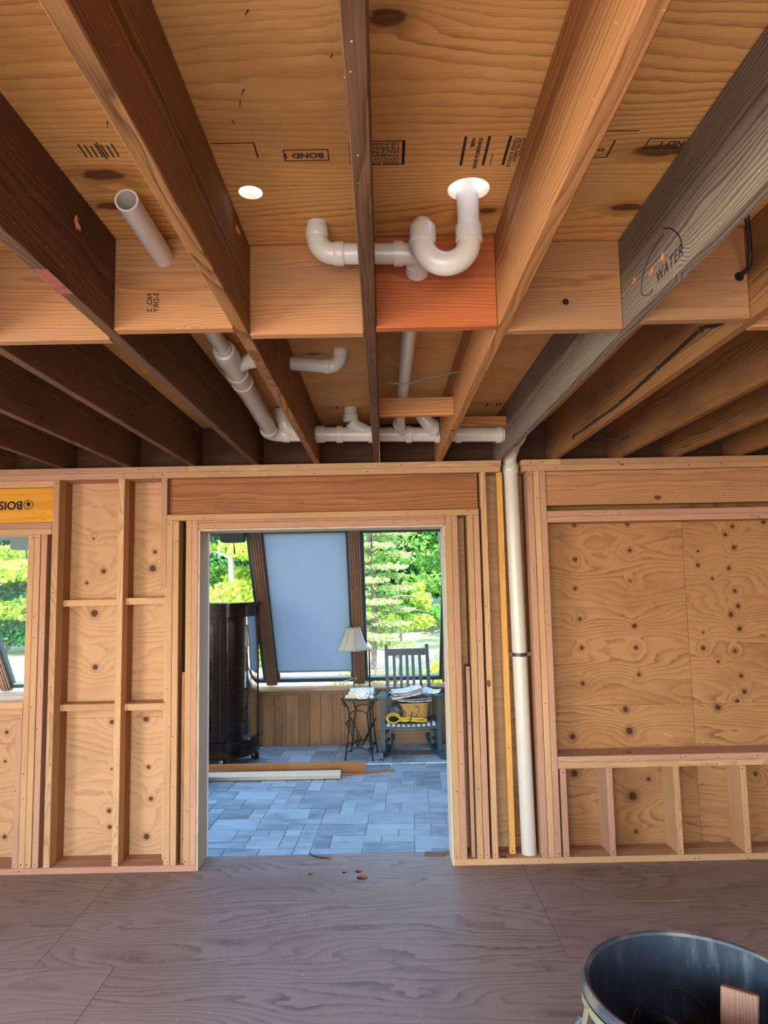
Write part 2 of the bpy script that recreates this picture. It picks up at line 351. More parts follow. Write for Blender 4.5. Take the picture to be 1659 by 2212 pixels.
# ------------------------------------------------------------------ structure: ceiling
ZJ, ZP = 2.478, 2.764
WF, WB = 4.33, 4.515        # stud wall: front and back planes
ceiling = empty('ceiling', (0, 0, 0), kind='structure')
def panel(name, x0, x1, y0, y1, z0, z1, holes, mat, emat, parent):
    V, Fc, MI = [], [], []
    def q(pts, m):
        b = len(V); V.extend(pts); Fc.append(tuple(range(b, b+len(pts)))); MI.append(m)
    def rect(a, b, c, d): q([(a,c,z0),(a,d,z0),(b,d,z0),(b,c,z0)], 0); q([(a,c,z1),(b,c,z1),(b,d,z1),(a,d,z1)], 0)
    def cell(a, b, c, d, hs):
        if not hs: return rect(a, b, c, d)
        if len(hs) == 1:
            hx, hy, r = hs[0]; e = r*1.25; A, B, C, D = hx-e, hx+e, hy-e, hy+e
            rect(a, A, c, d); rect(B, b, c, d); rect(A, B, c, C); rect(A, B, D, d)
            n = 32; ci = [(hx+r*math.cos(2*PI*k/n), hy+r*math.sin(2*PI*k/n)) for k in range(n)]; sq = []
            for k in range(n):
                cx_, sy_ = math.cos(2*PI*k/n), math.sin(2*PI*k/n); t = e/max(abs(cx_), abs(sy_)); sq.append((hx+cx_*t, hy+sy_*t))
            for k in range(n):
                j = (k+1) % n
                q([(*ci[k], z0), (*ci[j], z0), (*sq[j], z0), (*sq[k], z0)], 0); q([(*ci[k], z1), (*sq[k], z1), (*sq[j], z1), (*ci[j], z1)], 0)
                q([(*ci[k], z0), (*ci[k], z1), (*ci[j], z1), (*ci[j], z0)], 1)
            return
        for ax in (0, 1):
            s = sorted(hs, key=lambda h: h[ax])
            for i in range(1, len(s)):
                lo = s[i-1][ax]+s[i-1][2]*1.3; hi = s[i][ax]-s[i][2]*1.3
                if hi > lo:
                    m = (lo+hi)/2
                    if ax == 0: cell(a, m, c, d, s[:i]); cell(m, b, c, d, s[i:])
                    else: cell(a, b, c, m, s[:i]); cell(a, b, m, d, s[i:])
                    return
    cell(x0, x1, y0, y1, holes)
    for a, b in (((x0,y0),(x1,y0)),((x1,y0),(x1,y1)),((x1,y1),(x0,y1)),((x0,y1),(x0,y0))): q([(*a,z0),(*b,z0),(*b,z1),(*a,z1)], 1)
    return mesh(name, V, Fc, None, parent, mats=[mat, emat], midx=MI)
JX = [-3.24, -2.84, -2.44, -2.035, -1.616, -1.205, -.80, -.41, -.025, .376, .767, 1.12, 1.53, 1.89, 2.30, 2.70, 3.08]
rows = [(-2.80, -1.60), (-1.60, -.38), (-.38, .84), (.84, 2.07), (2.07, 3.29), (3.29, 4.52)]
cuts = [[-3.4, -1.205, 1.12, 3.2], [-3.4, -2.035, .376, 3.2], [-3.4, -1.616, .767, 3.2], [-3.4, -.80, 1.53, 3.2], [-3.4, -1.616, .767, 3.2], [-3.4, -2.035, .376, 3.2]]
PAN = []
for (ya, yb), cs in zip(rows, cuts):
    for a, b in zip(cs, cs[1:]):
        hs = [(-.333, 1.735, .032), (.249, 1.739, .056)] if (ya == .84 and a == -.80) else []
        PAN.append(panel('plywood_panel', a+.001, b-.001, ya+.001, yb-.001, ZP, ZP+.018, hs, M_plyC, M_edge, ceiling))
main_panel = PAN[[i for i, p in enumerate(PAN) if len(p.data.polygons) > 50][0]]
for i, x in enumerate(JX):
    m = M_joistg if i == 10 else (M_joisto if i == 9 else (M_joistd if i in (3, 4, 5, 6, 8) else M_joist))
    board('joist', x-.019, x+.019, -2.79, WB+.02, ZJ, ZP-.001, m, ceiling, .003)
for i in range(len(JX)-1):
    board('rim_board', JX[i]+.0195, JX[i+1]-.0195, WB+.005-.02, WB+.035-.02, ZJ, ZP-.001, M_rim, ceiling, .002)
BY = {5: (2.03, M_block), 6: (1.96, M_block), 7: (2.017, M_block), 8: (1.975, M_blockr), 9: (2.022, M_block), 10: (1.955, M_block), 4: (1.97, M_block), 11: (2.02, M_block), 12: (1.96, M_block), 3: (2.02, M_block)}
BLK = {}
for i, (y, m) in BY.items():
    BLK[i] = board('blocking', JX[i]+.0195, JX[i+1]-.0195, y, y+.038, ZJ-.001*(i % 3), ZP-.004, m, ceiling, .0025)
# block holes read as bored holes: a short dark-lined bore stands in each block face where the photo shows one
def bore(x, y, z, r, par):
    b = MB(); n = 20
    b.lathe([(r, -.001), (r*1.06, -.0014), (r*.96, -.0004)], (x, y, z), n, 'Y', closed=True); b.build('bore_rim', M_studd, par, True)
    MB().lathe([(0.0005, -.0006), (r*.97, -.0006), (r*.97, .0006), (.0005, .0006)], (x, y, z), n, 'Y').build('bored_hole', M_black, par)
bore(.575, 2.0218, 2.565, .010, BLK[9]); bore(1.075, 1.9548, 2.605, .014, BLK[10])
# nails that came through the plywood, uncountable specks of steel
nb = MB()
for k in range(38):
    x = random.uniform(-1.2, 1.5); y = random.choice([random.uniform(.9, 1.9), random.uniform(2.1, 4.1)])
    if min(abs(x-j) for j in JX) > .03:
        nb.tube([(x, y, ZP+.002), (x+random.uniform(-.008, .008), y+random.uniform(-.004, .004), ZP-random.uniform(.006, .018))], [.0014, .0006], 5)
nb.build('nail_points', M_nail, ceiling)['kind'] = 'stuff'
# printed panel stamps (flat ink)
def bars(name, rects, z, mat, par):
    b = MB()
    for (x0, x1, y0, y1) in rects: b.box(x0, x1, y0, y1, z-.0006, z-.0002)
    return b.build(name, mat, par)
def frame_rects(x0, x1, y0, y1, t): return [(x0, x1, y0, y0+t), (x0, x1, y1-t, y1), (x0, x0+t, y0+t, y1-t), (x1-t, x1, y0+t, y1-t)]
def stamp(body, x, y, right, upv, size, bold=.0006, line=1., align='LEFT', par=None):
    text_obj('printed_lettering', body, (x, y, ZP-.0005), right, upv, size, M_ink, par or main_panel, align, 0., 1., line, bold)
bars('printed_frame', frame_rects(-.222, -.112, 1.555, 1.60, .003), ZP, M_ink, main_panel)
stamp('BOND 1', -.124, 1.578, (-1, 0, 0), (0, 1, 0), .027, .0009)
bars('printed_frame', frame_rects(-.062, .073, 1.527, 1.622, .003)+[(.066, .073, 1.527, 1.622)], ZP, M_ink, main_panel)
stamp('SIZED FOR\nLENGTH AND\nTOLERANCE\nSPACE PANEL\n1/8 INCH\n1/8 INCH O', .060, 1.5755, (-1, 0, 0), (0, 1, 0), .0160, .0003, .92)
bars('printed_bar', [(.212, .219, 1.517, 1.63), (.268, .275, 1.517, 1.63), (.318, .325, 1.517, 1.63), (.288, .290, 1.585, 1.63)], ZP, M_ink, main_panel)
stamp('FLOOR SPAN\n24 INCHES OC\nUNDERLAYMENT\nTONGUE & GROOVE', .351, 1.522, (0, 1, 0), (1, 0, 0), .0125, .0003, .86)
stamp('STANDARD & GRADE\nPANEL', .243, 1.522, (0, 1, 0), (1, 0, 0), .0125, .0006, 1.3)
bars('printed_frame', frame_rects(.655, .80, 1.535, 1.575, .003), ZP, M_ink, main_panel)
stamp('BOND 1', .785, 1.556, (-1, 0, 0), (0, 1, 0), .027, .0009)
bars('printed_frame', [(.40, .62, 1.505, 1.508), (.40, .575, 1.605, 1.608), (.573, .577, 1.54, 1.606)], ZP, M_ink, main_panel)
stamp('EXTERIOR', .56, 1.575, (-1, 0, 0), (0, 1, 0), .016)
bars('printed_frame', [(-.388, -.285, 1.525, 1.528), (-.288, -.284, 1.528, 1.585)], ZP, M_ink, main_panel)
for (x, par) in ((-.30, 0), (.62, 0)):
    far = [p for p in PAN if abs(p.data.vertices[0].co.y-4.0) < 1.0][0]
    bars('printed_bar', [(x+.02*k, x+.02*k+random.choice((.003, .009)), 4.0, 4.06) for k in range(7)], ZP, M_ink, far)
bars('printed_bar', [(-.70+.013*k, -.70+.013*k+.004, 1.52+.004*(k % 3), 1.57) for k in range(7)]+[(-.655, -.651, 1.515, 1.58)], ZP, M_ink, main_panel)
text_obj('printed_lettering', 'NO. 2\nS-DRY', (-.665, 1.9595, 2.56), (0, 0, -1), (-1, 0, 0), .022, M_ink, BLK[6], 'CENTER', 0, 1, .9, .0004)
# marker writing on the grey joist
J2 = [o for o in ceiling.children if o.name.startswith('joist')][10]
text_obj('handwriting', 'WATER', (.7474, 1.765, 2.516), (0, -1, .02), (0, .02, 1), .044, M_inkb, J2, 'LEFT', .15, 1.15, 1, .0006)
ov = [(.7474, 1.70, 2.625), (.7474, 1.655, 2.60), (.7474, 1.615, 2.56), (.7474, 1.60, 2.52)]
MB().tube(curve_pts(ov, 6), .0018, 5).build('handwriting', M_inkb, J2)
MB().tube(curve_pts([(.7474, 1.70, 2.61), (.7474, 1.79, 2.60), (.7474, 1.855, 2.565), (.7474, 1.865, 2.52), (.7474, 1.82, 2.497), (.7474, 1.79, 2.50)], 6), .0014, 5).build('handwriting', M_inkb, J2)

# torn drill holes with splintered fresh wood on the joist faces, and a smear of red marking paint
M_chip = plain('fresh_splintered_wood', '#c98452', .8, var=.2, scale=90)
def torn(par, x, y, z, s, side):
    bm = bmesh.new(); bmesh.ops.create_icosphere(bm, subdivisions=2, radius=1); rq = random.Random(int(y*1000))
    for v in bm.verts: f = 1+rq.uniform(-.3, .35); v.co = Vector((x+side*abs(v.co.x)*s*.25*f, y+v.co.y*s*.55*f, z+v.co.z*s*f))
    h = bm_obj('torn_hole', bm, M_chip, par)
    for k in range(4): MB().bar((x+side*.001, y+rq.uniform(-.4, .4)*s, z+rq.uniform(-.8, .8)*s), (x+side*s*.7, y+rq.uniform(-1, 1)*s, z-rq.uniform(.2, 1.5)*s), .003, .0015).build('splinter', M_chip, h)
JS = [o for o in ceiling.children if o.name.startswith('joist')]
torn(JS[6], -.781, 1.702, 2.672, .018, 1); torn(JS[7], -.391, 1.83, 2.715, .014, 1)
for y, z in ((1.717, 2.556), (1.786, 2.553), (1.912, 2.581)): torn(J2, .748, y, z, .011, -1)
MB().box(-.8185, -.7815, 1.56, 1.70, ZJ-.0006, ZJ-.0001).build('paint_mark', plain('red_marking_paint', '#8f4a3c', .8, var=.3, scale=60), JS[6])

# ------------------------------------------------------------------ structure: framed wall
wall = empty('wall_front', (0, 0, 0), kind='structure')
def st(name, x0, x1, z0, z1, m=None, y0=WF, y1=None, par=None):
    return board(name, x0, x1, y0, (y0+.089) if y1 is None else y1, z0, z1, m or M_stud, par or wall, .0025)
def st2(x0, x1, z0, z1, m=None, mb=None):
    st('stud', x0, x1, z0, z1, m); st('stud', x0, x1, z0, z1, mb or M_studo, WF+.0895, WB-.001)
# plates
def plate(x0, x1, z0, m=None, back=True):
    st('plate', x0, x1, z0, z0+.0375, m or M_stud)
    if back: st('plate', x0, x1, z0, z0+.0375, M_studp, WF+.0895, WB-.001)
TP = 2.402
plate(-3.4, -1.643, TP, M_plate); plate(-1.642, .765, TP, M_stud)
plate(-3.4, -1.240, TP+.038, M_plate); plate(-1.239, .772, TP+.038, M_stud)
plate(.905, 3.2, TP, M_studp); plate(.90, 1.155, TP+.038, M_stud); plate(1.156, 3.2, TP+.038, M_studp)
plate(-3.4, -1.164, 0, M_plate)
st('plate', .40, 3.2, 0, .0375, M_stud); st('plate', .40, 3.2, 0, .0375, M_studp, WF+.0895, WB-.001)
# left window framing
st('cripple_stud', -2.277, -2.2395, .038, .943, M_plate); st('cripple_stud', -2.67, -2.632, .038, .943, M_studp, WF, WB-.001)
for x, m in ((-2.238, M_stud), (-2.198, M_stud), (-2.155, M_plate)): st2(x, x+.038, .038, 2.056, m)
for x in (-3.29, -3.33): st2(x, x+.038, .038, 2.056)
st2(-2.088, -2.048, .038, TP, M_stud)
for z in (.943, .981): st('sill_plate', -3.29, -2.2395, z, z+.0375, M_stud)
st('sill_plate', -3.29, -2.2395, .981, 1.045, M_jamb, WF+.0895, WB+.02)
st('header_plate', -3.3, -2.09, 2.056, 2.0935, M_stud, WF, WB-.001); st('header_plate', -3.3, -2.09, 2.0945, 2.132, M_plate, WF, WB-.001)
lvl = st('header_beam', -3.3, -2.09, 2.133, 2.358, M_lvl, WF+.028, WF+.11); st('header_plate', -3.3, -2.09, 2.359, 2.4015, M_stud, WF+.005, WB-.001)
text_obj('printed_lettering', 'BOISE', (-2.293, WF+.0272, 2.251), (-1, 0, 0), (0, 0, -1), .074, M_inkb, lvl, 'LEFT', 0, .98, 1, .0022)
lg = MB(); lg.tube(arc((-2.257, WF+.0270, 2.252), (1, 0, 0), (0, 0, 1), .0285, 0, 2*PI, 28)[:-1], .0022, 5, close=True)
for a, l in ((0, .02), (.55, .017), (-.55, .017), (1.1, .014), (-1.1, .014)):
    lg.bar((-2.257+math.sin(a)*.003, WF+.027, 2.264), (-2.257+math.sin(a)*l, WF+.027, 2.264-math.cos(a)*l*1.4), .006, .0006, (1, 0, .3))
lg.bar((-2.257, WF+.027, 2.236), (-2.257, WF+.027, 2.276), .003, .0006, (1, 0, 0)); lg.build('printed_emblem', M_inkb, lvl)
# the two bays beside it
st2(-1.674, -1.634, .038, TP, M_stud)
def block(x0, x1, z, y0, m): st('fire_block', x0, x1, z, z+.042, m, y0, WB-.002)
block(-2.047, -1.675, 1.598, WF+.085, M_stud); block(-2.047, -1.675, .946, WF+.080, M_stud)
block(-1.633, -1.362, 1.604, WF+.045, M_stud); block(-1.633, -1.362, .948, WF+.05, M_stud)
# left jamb of the doorway
st('stud', -1.400, -1.3625, 1.71, TP, M_plate); st('stud', -1.400, -1.3625, .038, TP, M_stud, WF+.0895, WB-.001)
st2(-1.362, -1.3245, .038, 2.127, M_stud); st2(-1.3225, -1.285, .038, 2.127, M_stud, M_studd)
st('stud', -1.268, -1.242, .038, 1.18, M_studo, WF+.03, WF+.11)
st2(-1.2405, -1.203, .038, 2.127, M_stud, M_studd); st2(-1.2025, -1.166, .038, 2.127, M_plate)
# doorway head
st('header_beam', -1.36, .62, 2.170, 2.401, M_header, WF+.045, WB-.001)
st('header_plate', -1.362, .618, 2.1275, 2.1665, M_stud, WF, WB-.001)
st('header_plate', -1.164, .40, 2.110, 2.127, M_studp, WF, WB-.001); st('header_plate', -1.164, .40, 2.072, 2.1095, M_plate, WF, WB-.001)
# right jamb
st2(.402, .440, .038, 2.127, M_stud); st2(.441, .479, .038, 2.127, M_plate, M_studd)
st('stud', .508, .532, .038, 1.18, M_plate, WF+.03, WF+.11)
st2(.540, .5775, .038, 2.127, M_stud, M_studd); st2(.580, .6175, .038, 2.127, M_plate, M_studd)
st2(.632, .668, .038, TP, M_stud)
st('stud', .742, .778, .05, TP, lumber('stud_yellow_old', '#d9a35a', '#a8702e', '#c08a48', 150, .4, .3, .6, .02, .97), WF+.03, WF+.075)
# right of the stack pipe
st2(.930, .969, .038, TP, M_plate); st2(.972, 1.010, .038, TP, M_stud); st2(1.012, 1.050, .038, TP, M_plate)
st('header_beam', 1.052, 3.2, 2.180, 2.400, M_headern, WF+.012, WF+.09)
st('header_plate', 1.052, 3.2, 2.108, 2.1445, M_plate, WF, WB-.001); st('header_plate', 1.052, 3.2, 2.071, 2.1075, M_plate, WF, WB-.001)
st('sill_plate', 1.052, 3.2, .592, .629, M_plate, WF, WB-.001); st('sill_plate', 1.052, 3.2, .555, .5915, M_stud, WF, WB-.001)
for x in (1.062, 1.345, 1.755, 2.166, 2.57): st('cripple_stud', x, x+.037, .038, .5545, M_plate if x < 1.7 else M_stud, WF, WB-.001)
# nail heads and nail holes in the faces of the framing
nh = MB(); rn = random.Random(9)
for o in list(wall.children):
    nm = o.name.split('.')[0]; c = o.matrix_basis.translation; dm = o.dimensions if False else None
    bb = [o.matrix_basis @ Vector(q) for q in o.bound_box]; x0, x1 = min(q.x for q in bb), max(q.x for q in bb); z0, z1 = min(q.z for q in bb), max(q.z for q in bb); yf = min(q.y for q in bb)
    if yf > WF+.05: continue
    tall = z1-z0 > x1-x0; ln = max(z1-z0, x1-x0)
    for k in range(2+int(ln*(2.2 if nm != 'header_beam' else 7))):
        if tall: px, pz = rn.uniform(x0+.009, x1-.009), (z0+.02 if k == 0 else z1-.02 if k == 1 else rn.uniform(z0, z1))
        else: px, pz = rn.uniform(x0+.02, x1-.02), rn.uniform(z0+.009, z1-.009)
        if px < -2.6 or px > 2.6: continue
        r = rn.uniform(.0022, .0042); nh.lathe([(.0002, -.0007), (r, -.0006), (r, .0004)], (px, yf, pz), 7, 'Y')
nh.build('nail_heads', M_nail, wall)['kind'] = 'stuff'
# sheathing behind the studs
def sheath(x0, x1, z0, z1, m): mesh('sheathing_panel', [(x0,WB,z0),(x1,WB,z0),(x1,WB,z1),(x0,WB,z1),(x0,WB+.015,z0),(x1,WB+.015,z0),(x1,WB+.015,z1),(x0,WB+.015,z1)], [(0,1,5,4),(1,2,6,5),(2,3,7,6),(3,0,4,7),(0,3,2,1),(4,5,6,7)], m(x0, x1, z0, z1), wall)
sheath(-3.4, -2.24, 0, .93, M_plyL); sheath(-2.2, -1.164, 0, .881, M_plyL); sheath(-2.2, -1.164, .883, 2.47, M_plyL); sheath(-3.4, -2.2, 2.06, 2.47, M_plyL)
sheath(.404, .80, 0, 2.47, M_plyL); sheath(.802, 1.98, 0, .895, M_plyR); sheath(.802, 1.98, .897, 2.47, M_plyR); sheath(1.983, 3.2, 0, .895, M_plyR); sheath(1.983, 3.2, .897, 2.47, M_plyR); sheath(-1.164, .402, 2.075, 2.47, M_plyL)
# old jamb lining
board('jamb', -1.1655, -1.152, WF+.004, WB+.03, .0, 2.07, M_jamb, wall); board('jamb', .388, .4015, WF+.004, WB+.03, .0, 2.07, M_jamb, wall)
board('jamb', -1.152, .388, WF+.004, WB+.03, 2.058, 2.0715, M_jamb, wall)
board('foam_strip', -1.158, -1.147, WB+.03, WB+.045, .0, 2.06, M_white, wall)
# ------------------------------------------------------------------ structure: subfloor
floor = empty('floor', (0, 0, 0), kind='structure')
frow = [(-2.80, -1.57, [-3.4, -1.256, 1.18, 3.2]), (-1.57, -.35, [-3.4, -1.63, .81, 3.2]), (-.35, .87, [-3.4, -1.256, 1.18, 3.2]), (.87, 2.09, [-3.4, -1.63, .81, 3.2]), (2.09, 3.31, [-3.4, -1.256, 1.18, 3.2]), (3.31, 4.55, [-3.4, -1.63, .81, 3.2])]
for ya, yb, cs in frow:
    for a, b in zip(cs, cs[1:]):
        hs = [(-.461, 4.262, .016), (-.262, 4.275, .016), (-.154, 4.195, .034), (-.178, 4.285, .022)] if (ya == 3.31 and a == -1.63) else []
        panel('plywood_panel', a+.0012, b-.0012, ya+.0012, yb-.0012, -.018, 0, hs, M_plyF, M_studd, floor)
board('floor_patch', 1.22, 1.64, 3.835, 3.955, -.004, .0012, lumber('floor_patch_wood', '#8a7566', '#64524a', '#7a675c', 60, .5, .5, .5, .02, .99), floor, .0008)
# ------------------------------------------------------------------ structure: rest of the room behind the camera
wl = empty('wall_left', (0, 0, 0), kind='structure')
for (y0, y1, z0, z1) in ((-2.8, 4.515, 0, .62), (-2.8, 4.515, 2.2, 2.478), (-2.8, -1.85, .62, 2.2), (1.45, 4.515, .62, 2.2)): board('sheathing_panel', -3.43, -3.4, y0, y1, z0, z1, M_plyL0, wl, 0)
wr = empty('wall_right', (0, 0, 0), kind='structure'); board('sheathing_panel', 3.2, 3.23, -2.8, 4.515, 0, 2.478, M_plyR0, wr, 0)
wb = empty('wall_back', (0, 0, 0), kind='structure')
for (x0, x1, z0, z1) in ((-3.43, -2.55, 0, 2.478), (.75, 3.23, 0, 2.478), (-2.55, .75, 2.18, 2.478)): board('sheathing_panel', x0, x1, -2.83, -2.8, z0, z1, M_plyR0, wb, 0)
wu = empty('upper_sunblock_walls', (0, 0, 0), kind='structure'); board('sheathing_panel', -3.4, 3.2, .1, .13, ZP+.02, ZP+2.6, M_plyL0, wu, 0); board('sheathing_panel', -5.2, 3.2, WB+.035, WB+.065, ZP, ZP+3.0, M_plyL0, wu, 0)  # unseen upper walls, added to keep sun off the ceiling holes and sunroom
# ------------------------------------------------------------------ drain piping
pipes = empty('drain_piping', (.852, 4.42, .038), 'white plastic drain piping with P-trap, branches and tall stack below the ceiling', 'pipe')
def pseg(p, q, r, name='pipe', n=24): return MB().tube([p, q], r, n).build(name, M_pvc, pipes, True)
def coll(p, q, r, name='coupling'):
    p, q = Vector(p), Vector(q); d = (q-p)
    path = [p, p+d*.04, p+d*.96, q]
    return MB().tube(path, [r*.965, r, r, r*.965], 24).build(name, M_pvc, pipes, True)
def elbow(c, a, b, R, r, hub=.032, name='elbow', hr=1.13, ang=None):
    """c: where the two centre lines meet; a, b: unit directions from c towards the two ends."""
    c, a, b = Vector(c), Vector(a).normalized(), Vector(b).normalized()
    half = math.acos(max(-1, min(1, a.dot(b))))/2; t = R/math.tan(half) if half > .01 else R
    ctr = c+(a+b).normalized()*(R/math.sin(half)); p0 = c+a*t; p1 = c+b*t
    u = (p0-ctr).normalized(); v = (p1-ctr); v = (v-u*v.dot(u)).normalized(); th = PI-2*half
    mid = arc(ctr, u, v, R, 0, th, 12)
    m = MB(); m.tube(mid, r*1.04, 24)
    for p, d in ((p0, a), (p1, b)): m.tube([p-d*.004, p, p+d*hub*.92, p+d*hub], [r*1.04, r*hr, r*hr, r*(hr-.03)], 24)
    return m.build(name, M_pvc, pipes, True)
R2 = .0302; R3 = .0445
# branch at the front: riser through the hole, P-trap, tee, closet riser
TX, TY = .249, 1.762
pseg((TX, TY, 2.668), (TX, TY, 2.93), R2, 'riser_pipe')
LX = .124; zc = 2.632; Rb = (TX-LX)/2
tr = MB(); U = arc(((TX+LX)/2, TY, zc), (1, 0, 0), (0, 0, -1), Rb, 0, PI, 24); tr.tube([(TX, TY, zc+.01)]+U+[(LX, TY, zc+.01)], R2*1.06, 28)
for x in (TX, LX): tr.tube([(x, TY, zc-.002), (x, TY, zc), (x, TY, zc+.040), (x, TY, zc+.042)], [R2*1.05, R2*1.2, R2*1.2, R2*1.15], 28)
tr.build('p_trap', M_pvc, pipes, True)
elbow((LX, TY, 2.692), (0, 0, -1), (0, 1, -.12), .040, R2, .020, 'trap_elbow', 1.10)
tee_y = 1.885
tm = MB(); tm.tube([(LX, 1.815, 2.684), (LX-.003, 1.97, 2.655)], R2*1.08, 24); tm.tube([(LX, 1.90, 2.666), (LX-.07, 1.90, 2.668)], R2*1.06, 24)
tm.tube([(LX-.075, 1.90, 2.668), (LX-.047, 1.90, 2.668)], R2*1.2, 24); tm.tube([(LX-.004, 1.935, 2.655), (LX-.004, 1.968, 2.645)], R2*1.2, 24); tm.build('drain_tee', M_pvc, pipes, True)
pseg((LX-.07, 1.90, 2.668), (-.105, 1.90, 2.671), R2)
elbow((-.172, 1.90, 2.671), (1, 0, 0), (0, 0, 1), .052, R2, .026)
pseg((-.172, 1.90, 2.735), (-.172, 1.90, ZP+.03), R2, 'riser_pipe')
# long run from the tee back to the main line
pseg((.115, 1.96, 2.650), (.112, 3.97, 2.628), R2)
# open left-hand pipe and the run it belongs to
def hollow(p, q, ro, ri, name):
    p, q = Vector(p), Vector(q); m = MB(); fr = frames([p, q]); n = 28
    prof = [(q, ro), (p, ro), (p, ri), (q, ri)]
    b = 0
    for c, rr in prof:
        for k in range(n):
            t = 2*PI*k/n; m.v.append(c+fr[0][1]*rr*math.cos(t)+fr[0][2]*rr*math.sin(t))
    for i in range(4):
        j = (i+1) % 4
        for k in range(n): m.f.append((i*n+k, i*n+(k+1) % n, j*n+(k+1) % n, j*n+k))
    return m.build(name, M_pvc, pipes, True)
hollow((-.633, 1.655, 2.702), (-.640, 2.78, 2.690), R2, R2*.86, 'pipe')
A = Vector((-.640, 2.72, 2.690)); B = Vector((-.655, 4.0, 2.630)); dAB = (B-A).normalized()
pt = lambda s: A+dAB*s
wy = MB(); wy.tube([pt(.0), pt(.004), pt(.03), pt(.034), pt(.06), pt(.066), pt(.13), pt(.134), pt(.30), pt(.304), pt(.36), pt(.364)], [R2*1.05, R2*1.15, R2*1.15, R3*1.0, R3*1.14, R3*1.15, R3*1.15, R3*1.04, R3*1.04, R3*1.15, R3*1.15, R3*1.05], 28)
bo = pt(.24); wy.tube([bo, bo+Vector((.09, -.06, .012))], R2*1.05, 24); wy.tube([bo+Vector((.085, -.055, .012)), bo+Vector((.125, -.075, .014))], R2*1.18, 24)
wy.build('wye_fitting', M_pvc, pipes, True)
pseg(pt(.36), pt(1.22), R3)
coll(pt(.43), pt(.475), R3*1.15)
MAIN = lambda x: Vector((x, 4.08, 2.618-.02*(x+.6)))
elbow(MAIN(-.66), -dAB, (1, 0, -.02), .075, R3, .04)
# short branch through the joist to the second riser
pseg((-.555, 2.93, 2.700), (-.235, 3.0, 2.690), R2); elbow((-.172, 3.0, 2.690), (-1, 0, 0), (0, 0, 1), .05, R2, .026); pseg((-.172, 3.0, 2.74), (-.172, 3.0, ZP+.03), R2, 'riser_pipe')
# main line
pseg(MAIN(-.56), MAIN(.80), R3, 'main_pipe', 28)
for x0, x1 in ((-.385, -.335), (-.265, -.225), (-.07, -.035), (.155, .19), (.33, .365), (.455, .49), (.70, .735)): coll(MAIN(x0), MAIN(x1), R3*1.17)
def wye_up(x, dx, dy, top, nm='wye_branch'):
    p = MAIN(x); e = p+Vector((dx, dy, .075)); m = MB()
    m.tube(curve_pts([p+Vector((.04, 0, .015)), p+Vector((dx*.4, dy*.5, .045)), e], 6), R3*.92, 20); m.tube([e-Vector((0, 0, .004)), e, e+Vector((0, 0, .034)), e+Vector((0, 0, .036))], [R3*.92, R3*1.06, R3*1.06, R3*1.0], 20)
    m.build(nm, M_pvc, pipes, True); pseg(e, (e.x, e.y, top), R3*.9, 'riser_pipe')
wye_up(-.12, -.055, -.03, ZP+.02)
# wye where the long run comes in
m = MB(); m.tube(curve_pts([(.111, 3.93, 2.629), (.115, 4.0, 2.625), (.15, 4.05, 2.615), (.23, 4.07, 2.605)], 6), R2*1.1, 20); m.tube([(.111, 3.90, 2.629), (.111, 3.945, 2.629)], R2*1.2, 20); m.build('wye_branch', M_pvc, pipes, True)
# large sweep elbows that rise from the main line
m = MB(); m.tube(curve_pts([(.24, 4.02, 2.75), (.25, 4.02, 2.71), (.30, 4.03, 2.645), (.36, 4.06, 2.61)], 8), R3*.98, 24); m.tube([(.305, 4.03, 2.64), (.335, 4.045, 2.62)], R3*1.13, 24); m.build('sweep_elbow', M_pvc, pipes, True)
m = MB(); m.tube(curve_pts([(-.585, 4.02, 2.755), (-.585, 4.02, 2.72), (-.56, 4.03, 2.655), (-.50, 4.06, 2.62)], 8), R3*.98, 24); m.build('sweep_elbow', M_pvc, pipes, True)
# tall stack in the wall
SX, SY = .852, 4.400
m = MB(); m.tube([MAIN(.79), MAIN(.83)], R3*1.1, 24); m.tube(curve_pts([MAIN(.80), (.845, 4.10, 2.587), (SX, 4.25, 2.575), (SX, SY-.06, 2.56), (SX-.012, SY, 2.50), (SX-.012, SY, 2.46)], 6), R3, 24); m.build('stack_bend', M_pvc, pipes, True)
pseg((SX+.014, SY, .0385), (SX-.012, SY, 2.47), .0465, 'stack_pipe', 32); coll((SX-.011, SY, 2.40), (SX-.012, SY, 2.455), .0525)
# strap round the stack, hanger wire and small timber fixed between joists
strap = empty('pipe_strap', (SX, SY-.05, 1.24), 'dark perforated metal strap around the tall white stack pipe', 'strap')
MB().tube(arc((SX, SY, 1.245), (-1, 0, 0), (0, -1, 0), .049, .1, PI-.1, 14), .002, 6).build('strap_band', M_steel, strap)
b = MB()
pp = arc((SX, SY, 0), (-1, 0, 0), (0, -1, 0), .0482, -.1, PI+.1, 16); n0 = len(pp)
b.sheet([[(p.x, p.y, 1.233) for p in pp], [(p.x, p.y, 1.257) for p in pp]]); b.box(.745, SX-.046, SY-.02, SY-.017, 1.235, 1.259); b.box(SX+.046, .965, SY-.02, SY-.017, 1.235, 1.259); b.build('strap_band', M_steel, strap)
for k in range(5):
    a = .5+k*.54; MB().lathe([(.0003, -.0005), (.004, -.0005), (.004, .0005), (.0003, .0005)], (SX-.0488*math.cos(a), SY-.0490*math.sin(a)-.0004, 1.245), 8, 'Y').build('strap_hole', M_black, strap)
hw = empty('hanger_wire', (.10, 3.0, 2.60), 'thin grey hanger wire looped under the pipe between two joists', 'wire')
MB().tube(curve_pts([(-.005, 3.0, 2.622), (.06, 3.0, 2.607), (.112, 3.0, 2.600), (.16, 2.995, 2.609), (.26, 2.985, 2.630), (.355, 2.975, 2.645)], 6), .0032, 6).build('wire_loop', M_steel, hw)
